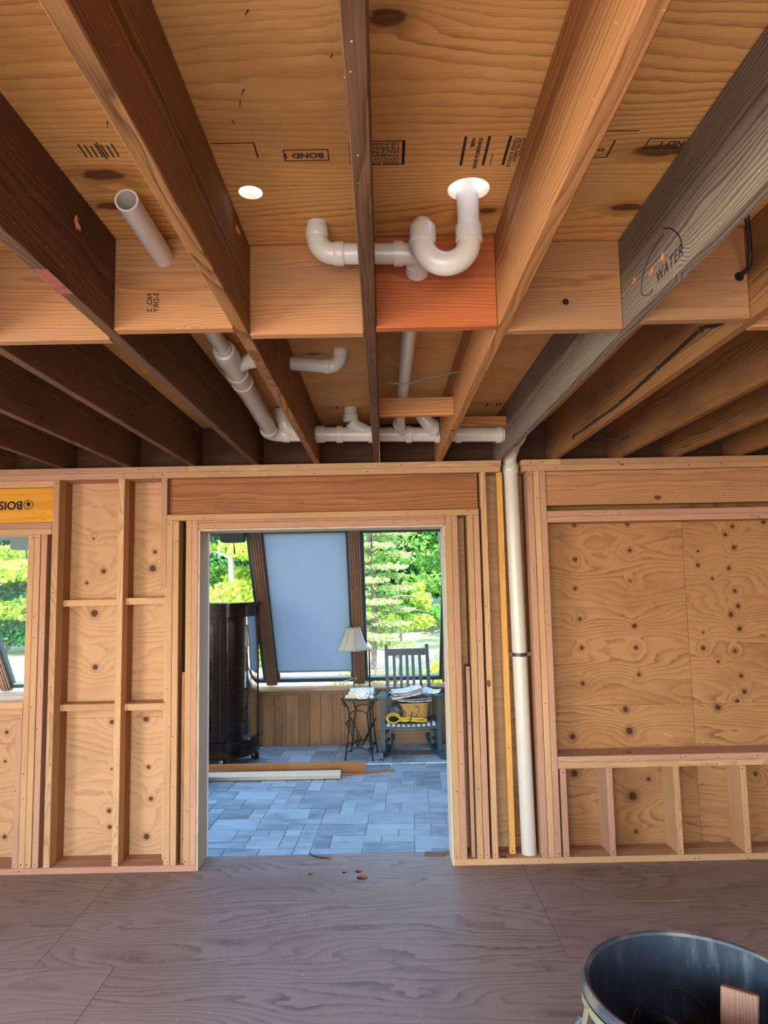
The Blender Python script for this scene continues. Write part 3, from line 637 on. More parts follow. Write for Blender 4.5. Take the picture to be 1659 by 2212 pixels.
hb = board('hanger_block', -.0055, .3565, 3.215, 3.253, 2.509, 2.597, M_joisto, None); setp(hb, 'short brown timber spanning two joists under the long pipe', 'timber')
pb = board('support_board', .40, .865, 3.985, 4.022, 2.626, 2.684, M_joisto, None, rot=Matrix.Rotation(.012, 4, 'Y')); setp(pb, 'short tan board in front of the main pipe beside the grey joist', 'timber')
gs = empty('hanger_strap', (.37, 4.0, 2.63), 'grey plastic strap holding the sweep elbow at the orange joist', 'strap')
MB().bar((.352, 4.0, 2.70), (.352, 3.995, 2.60), .004, .022, (1, 0, 0)).bar((.352, 3.995, 2.60), (.335, 4.0, 2.572), .004, .022, (1, 0, 0)).build('strap_band', M_steel, gs)
# ------------------------------------------------------------------ cables
cab = empty('black_cable', (1.08, 1.955, 2.6), 'black cable through the blocking and along the brown joist', 'cable')
MB().tube(curve_pts([(1.02, 1.80, ZP), (1.035, 1.82, 2.71), (1.065, 1.87, 2.65), (1.075, 1.90, 2.612), (1.075, 1.953, 2.605)], 8), .0065, 10).build('cable_run', M_black, cab, True)
MB().tube(curve_pts([(1.075, 1.994, 2.605), (1.08, 2.03, 2.54), (1.092, 2.09, 2.522), (1.093, 2.16, 2.53), (1.094, 2.25, 2.552), (1.094, 2.5, 2.541), (1.094, 3.05, 2.51), (1.094, 3.4, 2.512), (1.094, 3.70, 2.514), (1.094, 3.81, 2.522), (1.094, 3.83, 2.505)], 8), .006, 10).build('cable_run', M_black, cab, True)
for y, z in ((2.25, 2.552), (2.62, 2.535), (3.05, 2.51), (3.45, 2.513)):
    MB().box(1.0865, 1.1005, y-.004, y+.004, z-.009, z+.009).build('staple', M_steel, cab)
wire2 = MB().tube(curve_pts([(1.50, 4.05, 2.56), (1.46, 4.05, 2.545), (1.38, 4.06, 2.55), (1.30, 4.05, 2.57), (1.26, 4.05, 2.53)], 6), .003, 6).build('thin_wire', M_black); setp(wire2, 'thin dark wire dangling between brown joists above the right wall', 'wire')
fc = empty('floor_cable', (-.43, 4.5, 0), 'short black cable end lying across the doorway threshold', 'cable')
MB().tube(curve_pts([(-.50, 4.54, .012), (-.47, 4.515, .005), (-.42, 4.49, .004), (-.375, 4.482, .005)], 6), .004, 8).build('cable_run', M_black, fc); MB().lathe([(.0005, -.012), (.008, -.01), (.008, .01), (.0005, .012)], (-.372, 4.482, .008), 10, 'X').build('cable_end', M_studd, fc)
for k in range(2):
    x = .23+k*.09; s = board('wood_splinter', x, x+random.uniform(.07, .13), 4.50+random.uniform(-.02, .03), 4.50+random.uniform(.034, .042), .0005, .006+.002*k, M_studd, None, .001, Matrix.Rotation(random.uniform(-.25, .25), 4, 'Z'))
    setp(s, ('dark wood splinter farther from the right jamb on the threshold', 'dark wood splinter lying against the right jamb on the threshold')[k], 'splinter', 'splinters at the doorway')

# ------------------------------------------------------------------ rubbish barrel
M_can = NT('barrel_plastic')
_n = M_can.noise(M_can.vm('MULTIPLY', M_can.obj(), (1, 1, .22)), 26., 5., .65); _n2 = M_can.noise(M_can.obj(), 4., 3.)
M_can = M_can.fin(M_can.mix(M_can.smr(_n, .5, .78, 0., .55), M_can.mix(_n2, rgb('#29333f'), rgb('#37434f')), rgb('#74818f')), .42)
M_canrim = NT('barrel_rim_worn')
_n = M_can and M_canrim.noise(M_canrim.obj(), 9., 4.)
M_canrim = M_canrim.fin(M_canrim.mix(M_canrim.smr(_n, .45, .65), rgb('#3c4450'), rgb('#716f68')), .55)
CX, CY = .77, 1.83
can = empty('trash_barrel', (CX, CY, .001), 'large dark blue-grey plastic barrel standing on the plywood floor', 'barrel')
prof_o = [(.222, .0), (.226, .015), (.236, .17), (.244, .30), (.247, .31), (.247, .33), (.250, .34), (.256, .46), (.263, .58), (.267, .66), (.268, .69)]
prof_i = [(.2625, .69), (.262, .66), (.257, .58), (.250, .47), (.2435, .46), (.2425, .455), (.238, .33), (.230, .17), (.218, .025), (.001, .022)]
MB().lathe([(.001, 0)]+prof_o+prof_i, (CX, CY, .001), 56).build('barrel_body', M_can, can, True)
rim = [(.262, .690), (.2645, .697), (.273, .699), (.2805, .693), (.2815, .676), (.279, .668), (.2685, .668), (.2682, .688)]
MB().lathe(rim, (CX, CY, .001), 56, closed=True).build('rim', M_canrim, can, True)
for a in (PI*1.02, 0.0):
    hx, hy = CX+math.cos(a)*.275, CY+math.sin(a)*.275; t = Vector((-math.sin(a), math.cos(a), 0)); o = Vector((math.cos(a), math.sin(a), 0))
    c0 = Vector((hx, hy, .60)); MB().tube(curve_pts([c0-t*.07, c0-t*.065+o*.03+Vector((0, 0, -.03)), c0-t*.03+o*.045+Vector((0, 0, -.04)), c0+t*.03+o*.045+Vector((0, 0, -.04)), c0+t*.065+o*.03+Vector((0, 0, -.03)), c0+t*.07], 5), .011, 10).build('handle', M_can, can, True)
M_tape = plain('yellowed_tape', '#7f7c69', .5)
b = MB()
b.sheet([[(CX-.2855*math.cos(a), CY-.2855*math.sin(a), z) for a in np.linspace(-.1, .45, 14)] for z in (.655, .665, .676)])
e0 = Vector((CX-.285, CY-.02, .665)); b.bar(e0, e0+Vector((-.035, -.03, -.085)), .022, .003, (0, 1, 0)); b.build('tape_strip', M_tape, can, True)
# contents
M_tar = plain('glossy_black_plastic', '#0d0e11', .22)
sc = board('scrap_board', -.19, .19, -.044, .044, -.019, .019, M_plate, None, .003); setp(sc, 'short offcut of pinkish lumber standing up inside the barrel', 'offcut')
d = Vector((.07, .09, .36)).normalized(); sd = Vector((.86, -.5, 0)); sd = (sd-d*sd.dot(d)).normalized(); nn = d.cross(sd)
sc.matrix_basis = Matrix(((d.x, sd.x, nn.x, .868), (d.y, sd.y, nn.y, 1.84), (d.z, sd.z, nn.z, .475), (0, 0, 0, 1)))
bot = empty('rubbish_bundle', (.70, 1.86, .2), 'glossy black tar-like bundle lying in the bottom of the barrel', 'rubbish')
MB().tube(curve_pts([(.695, 1.99, .50), (.705, 1.95, .53), (.735, 1.88, .535), (.775, 1.79, .50), (.80, 1.70, .42)], 6), [.012]+[.03]*3+[.038]*8+[.042]*8+[.04]*4+[.02], 18).build('bundle_neck', M_tar, bot, True)
MB().lathe([(.001, .0), (.205, .01), (.222, .16), (.232, .30), (.20, .36), (.12, .395), (.05, .40), (.001, .405)], (CX-.01, CY, .03), 28).build('bundle_sack', M_tar, bot, True)
hoop = MB().tube(arc((.735, 1.90, .51), Vector((.97, .1, 0)), Vector((0, .35, .93)).normalized(), .128, -.35, PI+.3, 36), .0032, 8).build('cable_hoop', M_black, None, True); setp(hoop, 'thin black cable hoop standing inside the barrel', 'cable')
# ------------------------------------------------------------------ sunroom shell
GB = Vector((0, 7.58, .635)); GT = Vector((0, 6.58, 2.215)); SL = (GT-GB).normalized(); NO = Vector((0, SL.z, -SL.y))  # outward, upward normal
M_alu = plain('window_frame_dark', '#3c4b52', .4, .2)
M_slate_base = plain('tile_mortar', '#a9adad', .9, var=.1, scale=60)
def slate():
    g = NT('slate_tile'); P = g.obj(); r = g.rnd()
    o = g.vm('ADD', P, g.comb(g.m1('MULTIPLY', r, 41.), g.m1('MULTIPLY', r, 13.), 0.))
    n = g.noise(g.vm('MULTIPLY', o, (5, 14, 5)), 1., 5., .6); n2 = g.noise(o, 3.5, 3.)
    c = g.mix(g.m1('FRACT', g.m1('MULTIPLY', r, 7.7)), rgb('#5c717d'), rgb('#8ca2ae'))
    c = g.mix(g.smr(n, .35, .75, 0., .5), c, rgb('#a9b9c2')); c = g.mix(g.smr(n2, .55, .75, 0., .5), c, rgb('#5a6368'))
    return g.fin(c, g.mr(n, .3, .7, .32, .55), g.bump(n, .35, .004))
M_slate = slate()
sfl = empty('floor_sunroom', (0, 0, 0), kind='structure')
mesh('mortar_bed', [(-5.2,4.552,-.05),(.80,4.552,-.05),(.80,7.60,-.05),(-5.2,7.60,-.05),(-5.2,4.552,-.008),(.80,4.552,-.008),(.80,7.60,-.008),(-5.2,7.60,-.008)], [(3,2,1,0),(4,5,6,7),(0,1,5,4),(1,2,6,5),(2,3,7,6),(3,0,4,7)], M_slate_base, sfl)
def clip(poly, a, b, c):
    out = []
    for i in range(len(poly)):
        p, q = poly[i], poly[(i+1) % len(poly)]; dp = a*p[0]+b*p[1]-c; dq = a*q[0]+b*q[1]-c
        if dp >= 0: out.append(p)
        if (dp >= 0) != (dq >= 0): t = dp/(dp-dq); out.append((p[0]+(q[0]-p[0])*t, p[1]+(q[1]-p[1])*t))
    return out
UN = .112; NX, NY = 34, 30; used = [[False]*NY for _ in range(NX)]; rg = random.Random(5)
ang = math.radians(-2.6); ca, sa = math.cos(ang), math.sin(ang)
for j in range(NY):
    for i in range(NX):
        if used[i][j]: continue
        opts = [(2, 1), (3, 1), (2, 2), (1, 1), (3, 2), (2, 1), (1, 2), (2, 2), (3, 2), (2, 1)]; rg.shuffle(opts)
        for (a, b) in opts+[(1, 1)]:
            if i+a <= NX and j+b <= NY and not any(used[i+p][j+q] for p in range(a) for q in range(b)): break
        for p in range(a):
            for q in range(b): used[i+p][j+q] = True
        g_ = .0045; jt = lambda: rg.uniform(-.0015, .0015)
        loc = [(i*UN+g_+jt(), j*UN+g_+jt()), ((i+a)*UN-g_+jt(), j*UN+g_+jt()), ((i+a)*UN-g_+jt(), (j+b)*UN-g_+jt()), (i*UN+g_+jt(), (j+b)*UN-g_+jt())]
        po = [(-2.75+x*ca-y*sa, 4.42+x*sa+y*ca) for x, y in loc]
        po = clip(po, 0, 1, 4.555); po = clip(po, 0, -1, -7.59) if po else po; po = clip(po, -1, 0, -.79) if po else po
        if len(po) < 3: continue
        cxx = sum(p[0] for p in po)/len(po); cyy = sum(p[1] for p in po)/len(po); h = rg.uniform(-.0015, 0)
        m = MB(); n = len(po); ins = [(cxx+(x-cxx)*.985, cyy+(y-cyy)*.985) for x, y in po]
        m.v = [Vector((x, y, -.01)) for x, y in po]+[Vector((x, y, h-.0018)) for x, y in po]+[Vector((x, y, h)) for x, y in ins]
        for k in range(n):
            k2 = (k+1) % n; m.f += [(k, k2, n+k2, n+k), (n+k, n+k2, 2*n+k2, 2*n+k)]
        m.f.append(tuple(2*n+k for k in range(n))); m.build('slate_tile', M_slate, sfl)
swl = empty('wall_sunroom', (0, 0, 0), kind='structure')
x = -5.1; k = 0
while x < .74:
    wd = rg.choice((.118, .128, .134, .124)); dz = rg.uniform(-.002, .002)
    x2 = min(x+wd, .748)
    board('plank', x+.0008, x2-.0008, 7.462+dz, 7.482+dz, .0, .572, M_plank, swl, .0025); x = x2
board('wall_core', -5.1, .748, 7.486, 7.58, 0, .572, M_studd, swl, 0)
board('sill_board', -5.1, .748, 7.405, 7.64, .573, .597, M_sill, swl, .004); board('apron_board', -5.1, .748, 7.445, 7.4595, .53, .5725, M_trimw, swl, .003)
bb = board('baseboard_sunroom', -.25, .748, 7.438, 7.4595, .0, .135, M_trimw, None, .003); bb['kind'] = 'structure'
MUL = [-5.05, -4.10, -3.13, -2.18, -1.225, -.272, .68]
for mx in MUL:
    m = MB(); a = GB+Vector((mx, 0, 0))-SL*.02; b = GT+Vector((mx, 0, 0))+SL*.04
    m.bar(a+NO*.02, b+NO*.02, .118, .06, (1, 0, 0)); mo = m.build('mullion', M_trimw, swl)
    for dx, w_, dd in ((-.048, .012, -.014), (-.024, .016, -.018), (.0, .016, -.022), (.024, .016, -.018), (.048, .012, -.014)):
        q = Vector((mx+dx, 0, 0)); MB().bar(GB+q+NO*dd-SL*.015, GT+q+NO*dd+SL*.03, w_, .018, (1, 0, 0)).build('moulding', M_trimw, mo)
board('head_beam', -5.1, .748, 6.50, 6.66, 2.245, 2.42, M_trimw, swl, .003)
glass = NT('window_glass')
_tr = glass.n('BsdfTransparent', ins={0: (.95, .97, .96, 1)}); _gl = glass.n('BsdfGlossy', ins={'Roughness': .02}); _fr = glass.n('Fresnel', ins={0: 1.45})
_mx = glass.t.nodes.new('ShaderNodeMixShader'); glass.t.links.new(glass.m1('MULTIPLY', _fr, .6), _mx.inputs[0]); glass.t.links.new(_tr, _mx.inputs[1]); glass.t.links.new(_gl, _mx.inputs[2]); glass.t.links.new(_mx.outputs[0], glass.out.inputs[0]); M_glass = glass.m
M_glassc = M_glass
for k in range(6):
    wx0, wx1 = MUL[k]+.059, MUL[k+1]-.059
    wi = empty('window_%d' % (k+1), (0, 0, 0), kind='structure')
    P = lambda xx, s, d=0.: GB+Vector((xx, 0, 0))+SL*s+NO*d
    L = (GT-GB).length
    for (a, b, wd, side) in ((P(wx0, .022, .03), P(wx1, .022, .03), .044, None), (P(wx0, L-.022, .03), P(wx1, L-.022, .03), .044, None), (P(wx0+.016, .04, .03), P(wx0+.016, L-.04, .03), .032, 1), (P(wx1-.016, .04, .03), P(wx1-.016, L-.04, .03), .032, 1)):
        if side: MB().bar(a, b, wd, .045, (1, 0, 0)).build('window_frame', M_alu, wi)
        else: MB().bar(a, b, wd, .045, SL).build('window_frame', M_alu, wi)
    MB().bar(P(wx0+.03, .058, .012), P(wx1-.03, .058, .012), .012, .012, SL).build('window_bead', plain('frame_bead', '#9fb4bd', .35), wi)
    a, b, c, d = P(wx0+.03, .04, .035), P(wx1-.03, .04, .035), P(wx1-.03, L-.04, .035), P(wx0+.03, L-.04, .035)
    m = MB(); m.v = [a, b, c, d]; m.f = [(0, 1, 2, 3)]; m.build('pane', M_glass, wi, fix=False)
# roof and right end wall
rfo = empty('ceiling_sunroom', (0, 0, 0), kind='structure')
RA, RB_ = Vector((0, 4.535, 2.96)), Vector((0, 6.66, 2.45))
for rx in MUL: MB().bar(RA+Vector((rx, 0, 0)), RB_+Vector((rx, 0, 0)), .07, .10, (1, 0, 0)).build('rafter', M_trimw, rfo)
for k in range(6):
    a, b = MUL[k]+.035, MUL[k+1]-.035; m = MB(); m.v = [RA+Vector((a, 0, .04)), RA+Vector((b, 0, .04)), RB_+Vector((b, 0, .04)), RB_+Vector((a, 0, .04))]; m.f = [(0, 1, 2, 3)]; m.build('roof_pane', M_glass, rfo, fix=False)
ew = MB(); pr = [(4.535, 0), (7.58, 0), (7.60, .62), (6.62, 2.42), (4.535, 2.95)]
ew.v = [Vector((.75, y, z)) for y, z in pr]+[Vector((.83, y, z)) for y, z in pr]; ew.f = [tuple(range(5)), tuple(range(9, 4, -1))]+[(i, (i+1) % 5, 5+(i+1) % 5, 5+i) for i in range(5)]
o = ew.build('wall_sunroom_end', M_trimw); o['kind'] = 'structure'
# ------------------------------------------------------------------ roller shade and window hardware
M_fab = NT('shade_fabric'); _d = M_fab.n('BsdfDiffuse', ins={0: rgb('#b9c3c8')}); _t = M_fab.n('BsdfTranslucent', ins={0: rgb('#a9bccb')}); _m = M_fab.t.nodes.new('ShaderNodeMixShader'); _m.inputs[0].default_value = .5
M_fab.t.links.new(_d, _m.inputs[1]); M_fab.t.links.new(_t, _m.inputs[2]); M_fab.t.links.new(_m.outputs[0], M_fab.out.inputs[0]); M_fab = M_fab.m
sh = empty('roller_shade', tuple(GT+Vector((-.75, 0, 0))-NO*.03), 'pale grey roller shade pulled down over the middle sunroom window', 'roller shade')
sx0, sx1 = -1.145, -.352
P = lambda xx, s, d: GB+Vector((xx, 0, 0))+SL*s+NO*d
Ls = (GT-GB).length
m = MB()
for d in (-.004, -.0025):
    for s in np.linspace(.165, Ls-.01, 12): pass
m.bar(P((sx0+sx1)/2, .165, -.003), P((sx0+sx1)/2, Ls-.01, -.003), sx1-sx0, .0015, (1, 0, 0)); m.build('shade_fabric', M_fab, sh)
MB().tube([P(sx0, .160, -.004), P(sx1, .160, -.004)], .011, 10).build('bottom_bar', plain('shade_bar', '#7f8a92', .5), sh, True)
MB().tube([P(sx0, Ls-.0, -.012), P(sx1, Ls-.0, -.012)], .02, 14).build('roller_tube', M_alu, sh, True)
M_box = plain('dark_green_fixture', '#1d2b24', .5)
for k, (bx, lab) in enumerate(((-1.42, 'dark green hanging box at the head of the left doorway window'), (-3.40, 'dark green hanging box seen through the small left opening'))):
    bo_ = empty('window_fixture', (bx, 6.56, 2.26), lab, 'fixture')
    m = MB(); pr = [(-.115, .13), (-.112, .02), (-.10, .005), (-.05, 0), (.05, 0), (.10, .005), (.112, .02), (.115, .13)]
    zb = 2.105-.03*k; m.v = [Vector((bx+a, 6.47, zb+b_)) for a, b_ in pr]+[Vector((bx+a, 6.56, zb+b_)) for a, b_ in pr]; m.f = [tuple(range(8)), tuple(range(15, 7, -1))]+[(i, (i+1) % 8, 8+(i+1) % 8, 8+i) for i in range(8)]
    m.build('fixture_body', M_box, bo_); MB().tube([(bx, 6.54, 2.11), (bx+.006, 6.545, 2.04), (bx+.008, 6.55, 2.0)], [.004, .008, .010], 8).build('pull_rod', M_alu, bo_)
pr_ = empty('window_rod', (-.105, 6.6, 2.17), 'short grey rod hanging at the top of the right window', 'rod')
MB().tube([(-.105, 6.57, 2.19), (-.104, 6.57, 2.10), (-.10, 6.57, 2.03)], [.004, .007, .010], 8).build('pull_rod', M_alu, pr_)
wr_ = MB().tube(curve_pts([(-.80, 7.47, .606), (-.62, 7.46, .612), (-.45, 7.46, .655), (-.32, 7.46, .69), (-.30, 7.44, .68)], 5), .0035, 6).build('crank_wand', M_white); setp(wr_, 'thin white crank wand resting on the window sill', 'wand')

# ------------------------------------------------------------------ curved china cabinet
M_mah = lumber('dark_mahogany', '#1f130f', '#0d0705', '#0a0604', 120, .5, .5, .22, .03, .99, .1)
M_mahg = plain('mahogany_gloss', '#1d110c', .15)
cab_ = empty('china_cabinet', (-1.85, 6.8, 0), 'tall dark glossy china cabinet with curved glass side on claw feet', 'cabinet')
XC, XH = -1.93, .66; xa = .40
def cab_outline(off=0., n=14):
    """clockwise from back left to back right; the sides bow from the front posts to the back corners"""
    pts = []
    yb, yf = 7.02+off*.0, 6.60-off
    for k in range(n+1):
        t = k/n*PI/2; pts.append((XC+xa+(XH-xa+off)*math.sin(t), yf+(6.97-6.60)*(1-math.cos(t))*1.0))
    right = pts; left = [(2*XC-x_, y_) for x_, y_ in right][::-1]
    return [(XC-XH-off, yb)]+left+right+[(XC+XH+off, yb)]
def slab(nm, off, z0, z1, mat, par): return MB().prism(cab_outline(off), z0, z1).build(nm, mat, par)
base = slab('base_apron', .010, .085, .215, M_mah, cab_); slab('base_moulding', .022, .216, .235, M_mah, base); slab('base_moulding', .018, .155, .165, M_mah, base)
top = slab('top_board', .035, 1.50, 1.535, M_mah, cab_); slab('cornice_frieze', .012, 1.40, 1.499, M_mah, top)
for z in (.236, .62, .98): slab('shelf', -.03, z, z+.014, M_mah, cab_)
board('back_panel', XC-XH+.01, XC+XH-.01, 7.0, 7.02, .236, 1.40, M_mah, cab_, 0)
for s in (-1, 1):
    x_ = XC+s*xa; board('post', x_-.032, x_+.032, 6.585, 6.64, .236, 1.40, M_mah, cab_, .006)
    x_ = XC+s*(XH-.012); board('post', x_-.02, x_+.02, 6.965, 7.0, .236, 1.40, M_mah, cab_, .004)
    ol = cab_outline(0.)[16:31] if s > 0 else cab_outline(0.)[1:16]
    gm = MB().sheet([[(px, py, .236) for px, py in ol], [(px, py, 1.40) for px, py in ol]]).build('curved_glass', M_glassc, cab_, True)
dr = board('door_panel_frame', XC-.36, XC+.36, 6.600, 6.622, .24, .31, M_mah, cab_); dr.name = 'door'
for (a, b, c, d) in ((XC-.36, XC+.36, 1.33, 1.398), (XC-.36, XC-.30, .31, 1.33), (XC+.30, XC+.36, .31, 1.33)):
    o = board('door_rail', a, b, 6.600, 6.622, c, d, M_mah, cab_)
mesh('door_pane', [(XC-.30, 6.612, .31), (XC+.30, 6.612, .31), (XC+.30, 6.612, 1.33), (XC-.30, 6.612, 1.33)], [(0, 1, 2, 3)], M_glass, cab_)
for (fx, fy) in ((XC-xa, 6.63), (XC+xa, 6.63), (XC-XH+.02, 6.96), (XC+XH-.02, 6.96)):
    m = MB(); m.lathe([(.034, .20 if fy > 6.9 else .085), (.036, .115), (.026, .105), (.022, .085), (.030, .06), (.034, .04), (.030, .012), (.012, .0)], (fx, fy, .0), 16)
    for a in (-.9, 0, .9): m.tube([(fx+.026*math.sin(a), fy-.024*math.cos(a), .075), (fx+.038*math.sin(a), fy-.037*math.cos(a), .04), (fx+.037*math.sin(a), fy-.036*math.cos(a), .008)], [.009, .010, .006], 8)
    m.build('claw_foot', M_mahg, cab_, True)

# ------------------------------------------------------------------ rocking chair
M_ch = plain('chair_paint_bluegreen', '#22404d', .42, var=.1, scale=18)
M_web = plain('seat_webbing_pale', '#b9c0c8', .6); M_webd = plain('seat_webbing_dark', '#23303a', .6)
ch = empty('rocking_chair', (.25, 7.05, 0), 'dark blue-green wooden slat-back rocking chair piled with papers', 'chair')
def cb(nm, p, q, w, h, side=(1, 0, 0), par=None):
    b = MB().bar(p, q, w, h, side); return b.build(nm, M_ch, par or ch)
lx, rx_ = -.028, .527
for x_ in (lx, rx_): cb('front_leg', (x_, 6.92, .045), (x_, 6.92, .572), .042, .042)
for x0, x1 in ((.035, .019), (.475, .440)): cb('back_post', (x0, 7.20, .05), (x1, 7.25, 1.055), .036, .036)
tr_ = MB(); tr_.bar((.025, 7.243, .978), (.435, 7.243, .978), .068, .022, (0, 0, 1)); tr_.build('top_rail', M_ch, ch)
for x_, xb in ((.10, .105), (.17, .175), (.235, .243), (.297, .31), (.368, .385)): cb('slat', (xb*.99, 7.222, .40), (x_*.985, 7.240, .95), .030, .012)
cb('lower_back_rail', (.04, 7.222, .40), (.47, 7.222, .40), .02, .04)
cb('seat_rail', (lx, 6.92, .292), (rx_, 6.92, .292), .03, .055, (0, 1, 0)); cb('seat_rail', (.03, 7.23, .30), (.48, 7.23, .30), .03, .045, (0, 1, 0))
for xa_, xb_ in ((lx, .035), (rx_, .475)):
    cb('seat_rail', (xa_, 6.92, .315), (xb_, 7.22, .315), .028, .04); cb('side_rung', (xa_, 6.92, .215), (xb_, 7.21, .205), .022, .022); cb('side_rung', (xa_, 6.92, .125), (xb_, 7.20, .115), .022, .022)
cb('front_rung', (lx, 6.92, .182), (rx_, 6.92, .182), .024, .028); cb('front_rung', (lx, 6.92, .088), (rx_, 6.92, .088), .024, .028); cb('back_rung', (.03, 7.20, .13), (.475, 7.20, .13), .024, .028)
for xa_, xb_, s in ((-.028, .03, -1), (.527, .475, 1)):
    m = MB(); m.bar((xa_+s*.012, 6.82, .588), (xb_+s*.01, 7.25, .572), .10, .022); m.build('arm_rest', M_ch, ch)
    m = MB(); path = [Vector((lerp(xa_, xb_, (y-6.92)/.3), y, (y-7.02)**2*.45)) for y in np.linspace(6.78, 7.42, 13)]
    for i in range(12): m.bar(path[i]+Vector((0, 0, .024)), path[i+1]+Vector((0, 0, .024)), .05, .046)
    m.build('rocker', M_ch, ch)
n = 10
for k in range(n):
    t = (k+.5)/n; xf = lerp(lx+.03, rx_-.03, t); xb = lerp(.05, .46, t); sag = .02*math.sin(PI*t)
    m = MB(); m.sheet([[(xf-.013, 6.902, .296-sag*.4), (xf+.013, 6.902, .296-sag*.4)], [(xf-.013, 6.903, .326-sag), (xf+.013, 6.903, .326-sag)], [(xf-.013, 6.93, .332-sag), (xf+.013, 6.93, .332-sag)], [(xb-.011, 7.23, .332-sag), (xb+.011, 7.23, .332-sag)]])
    o = m.build('seat_strap', M_web, ch); sol = o.modifiers.new('t', 'SOLIDIFY'); sol.thickness = .003
for k in range(9):
    t = (k+.5)/9; y_ = lerp(6.945, 7.215, t); xa_ = lerp(lx, .035, t); xb_ = lerp(rx_, .475, t)
    m = MB(); m.sheet([[(lerp(xa_, xb_, u), y_-.010, .336-.02*math.sin(PI*u)+.002*((i+k) % 2)) for i, u in enumerate(np.linspace(0, 1, 21))], [(lerp(xa_, xb_, u), y_+.010, .336-.02*math.sin(PI*u)+.002*((i+k) % 2)) for i, u in enumerate(np.linspace(0, 1, 21))]])
    o = m.build('seat_strap', M_webd, ch); sol = o.modifiers.new('t', 'SOLIDIFY'); sol.thickness = .003
# basket
M_wick = plain('wicker_honey', '#c69c5c', .6, var=.2, scale=60)
bk = empty('wicker_basket', (.29, 7.08, .335), 'honey-coloured wicker basket on the rocking chair seat', 'basket')
def loop(cx_, cy_, z, a, b, n=72, zig=0, ph=0):
    out = []
    for k in range(n):
        t = 2*PI*k/n; c, s = math.cos(t), math.sin(t); p = 4.5
        rr = (abs(c/a)**p+abs(s/b)**p)**(-1/p)+zig*(1 if (k+ph) % 2 else -1); out.append(Vector((cx_+rr*c, cy_+rr*s, z)))
    return out
for k in range(13):
    z = .345+k*.0115; e = k/12*.018; MB().tube(loop(.285, 7.085, z, .130+e, .095+e, 72, .0022, k), .0062, 5, close=True).build('wicker_row', M_wick, bk, True)
for k in range(36):
    t = 2*PI*k/36; c, s = math.cos(t), math.sin(t); p = 4.5; q = lambda e: (abs(c/(.130+e))**p+abs(s/(.095+e))**p)**(-1/p)
    MB().tube([(.285+q(0)*c, 7.085+q(0)*s, .338), (.285+q(.018)*c, 7.085+q(.018)*s, .487)], .003, 4).build('wicker_stake', M_wick, bk)
MB().tube(loop(.285, 7.085, .492, .150, .115), .009, 8, close=True).build('basket_rim', M_wick, bk, True); MB().prism([(v.x, v.y) for v in loop(.285, 7.085, 0, .128, .093)], .336, .346).build('basket_base', M_wick, bk)
# papers
def paper(nm, lab, cat, c, w_, d_, th, rz, col, curl=0., tilt=0., tiltx=0., grp=None):
    rng = np.linspace(-.5, .5, 9); m = MB(); V = []
    for s in (0, 1):
        V.append([[Vector((u*w_, v*d_, curl*(u*u*4)*.5+curl*.4*math.sin(v*5+u*3)*.3+s*th)) for u in rng] for v in rng])
    m.sheet(V[0]); m.sheet(V[1]); n_ = 9; b = 81
    for i in range(8):
        m.f += [(i, i+1, b+i+1, b+i), (72+i, b+72+i, b+72+i+1, 72+i+1), (i*n_, b+i*n_, b+(i+1)*n_, (i+1)*n_), (i*n_+8, (i+1)*n_+8, b+(i+1)*n_+8, b+i*n_+8)]
    R = Matrix.Translation(c) @ Matrix.Rotation(rz, 4, 'Z') @ Matrix.Rotation(tilt, 4, 'Y') @ Matrix.Rotation(tiltx, 4, 'X')
    m.v = [R @ v for v in m.v]
    g = NT(nm+'_print'); nz = g.noise(g.obj(), 34., 3.); 
    mt = g.fin(g.mix(g.smr(nz, .5, .62), rgb(col[0]), rgb(col[1])), .5)
    return setp(m.build(nm, mt, None, True), lab, cat, grp)
paper('newspaper', 'folded grey newspaper lining the top of the wicker basket', 'newspaper', (.28, 7.08, .515), .34, .25, .012, .1, ('#c9ccd0', '#8d949c'), .02, .02)
paper('newspaper', 'dark folded newspaper under the magazines on the basket', 'newspaper', (.30, 7.07, .535), .36, .22, .010, -.15, ('#7b848e', '#3e464f'), .015, -.05)
paper('magazine', 'thick pale magazine lowest in the pile on the basket', 'magazine', (.20, 7.06, .562), .30, .22, .022, .18, ('#cdd4d8', '#8a949c'), .01, -.16)
paper('magazine', 'grey magazine with a reddish cover stripe in the middle of the pile', 'magazine', (.205, 7.06, .592), .29, .215, .014, .26, ('#c3c9d0', '#c4626a'), .02, -.17)
paper('magazine', 'white glossy magazine on top of the pile', 'magazine', (.215, 7.07, .612), .29, .21, .010, .12, ('#e0e6ea', '#93a0ac'), .03, -.18)
paper('newspaper', 'crumpled grey newspaper page by the right arm of the chair', 'newspaper', (.395, 7.08, .585), .20, .20, .006, .7, ('#c8ced4', '#6d7680'), .06, .12, .25)
paper('newspaper', 'light folded sheet resting on the right arm of the chair', 'newspaper', (.475, 7.02, .602), .17, .14, .006, -.3, ('#d8dee2', '#9aa4ac'), .035, .03, .1)
M_bag = plain('grey_plastic_bag', '#4a545e', .3, var=.3, scale=25)
bm = bmesh.new(); bmesh.ops.create_icosphere(bm, subdivisions=4, radius=1)
for v in bm.verts:
    nz = math.sin(v.co.x*9+v.co.z*7)*math.sin(v.co.y*8-v.co.x*5)*.13+math.sin(v.co.z*17+v.co.y*13)*.06
    v.co = Vector((.115+v.co.x*.075*(1+nz), 7.02+v.co.y*.07*(1+nz), .425+v.co.z*.075*(1+nz)))
setp(bm_obj('plastic_bag', bm, M_bag, None, True), 'crumpled dark plastic bag squeezed left of the wicker basket', 'bag')
M_yel = plain('yellow_cord_jacket', '#d9bd2c', .4)
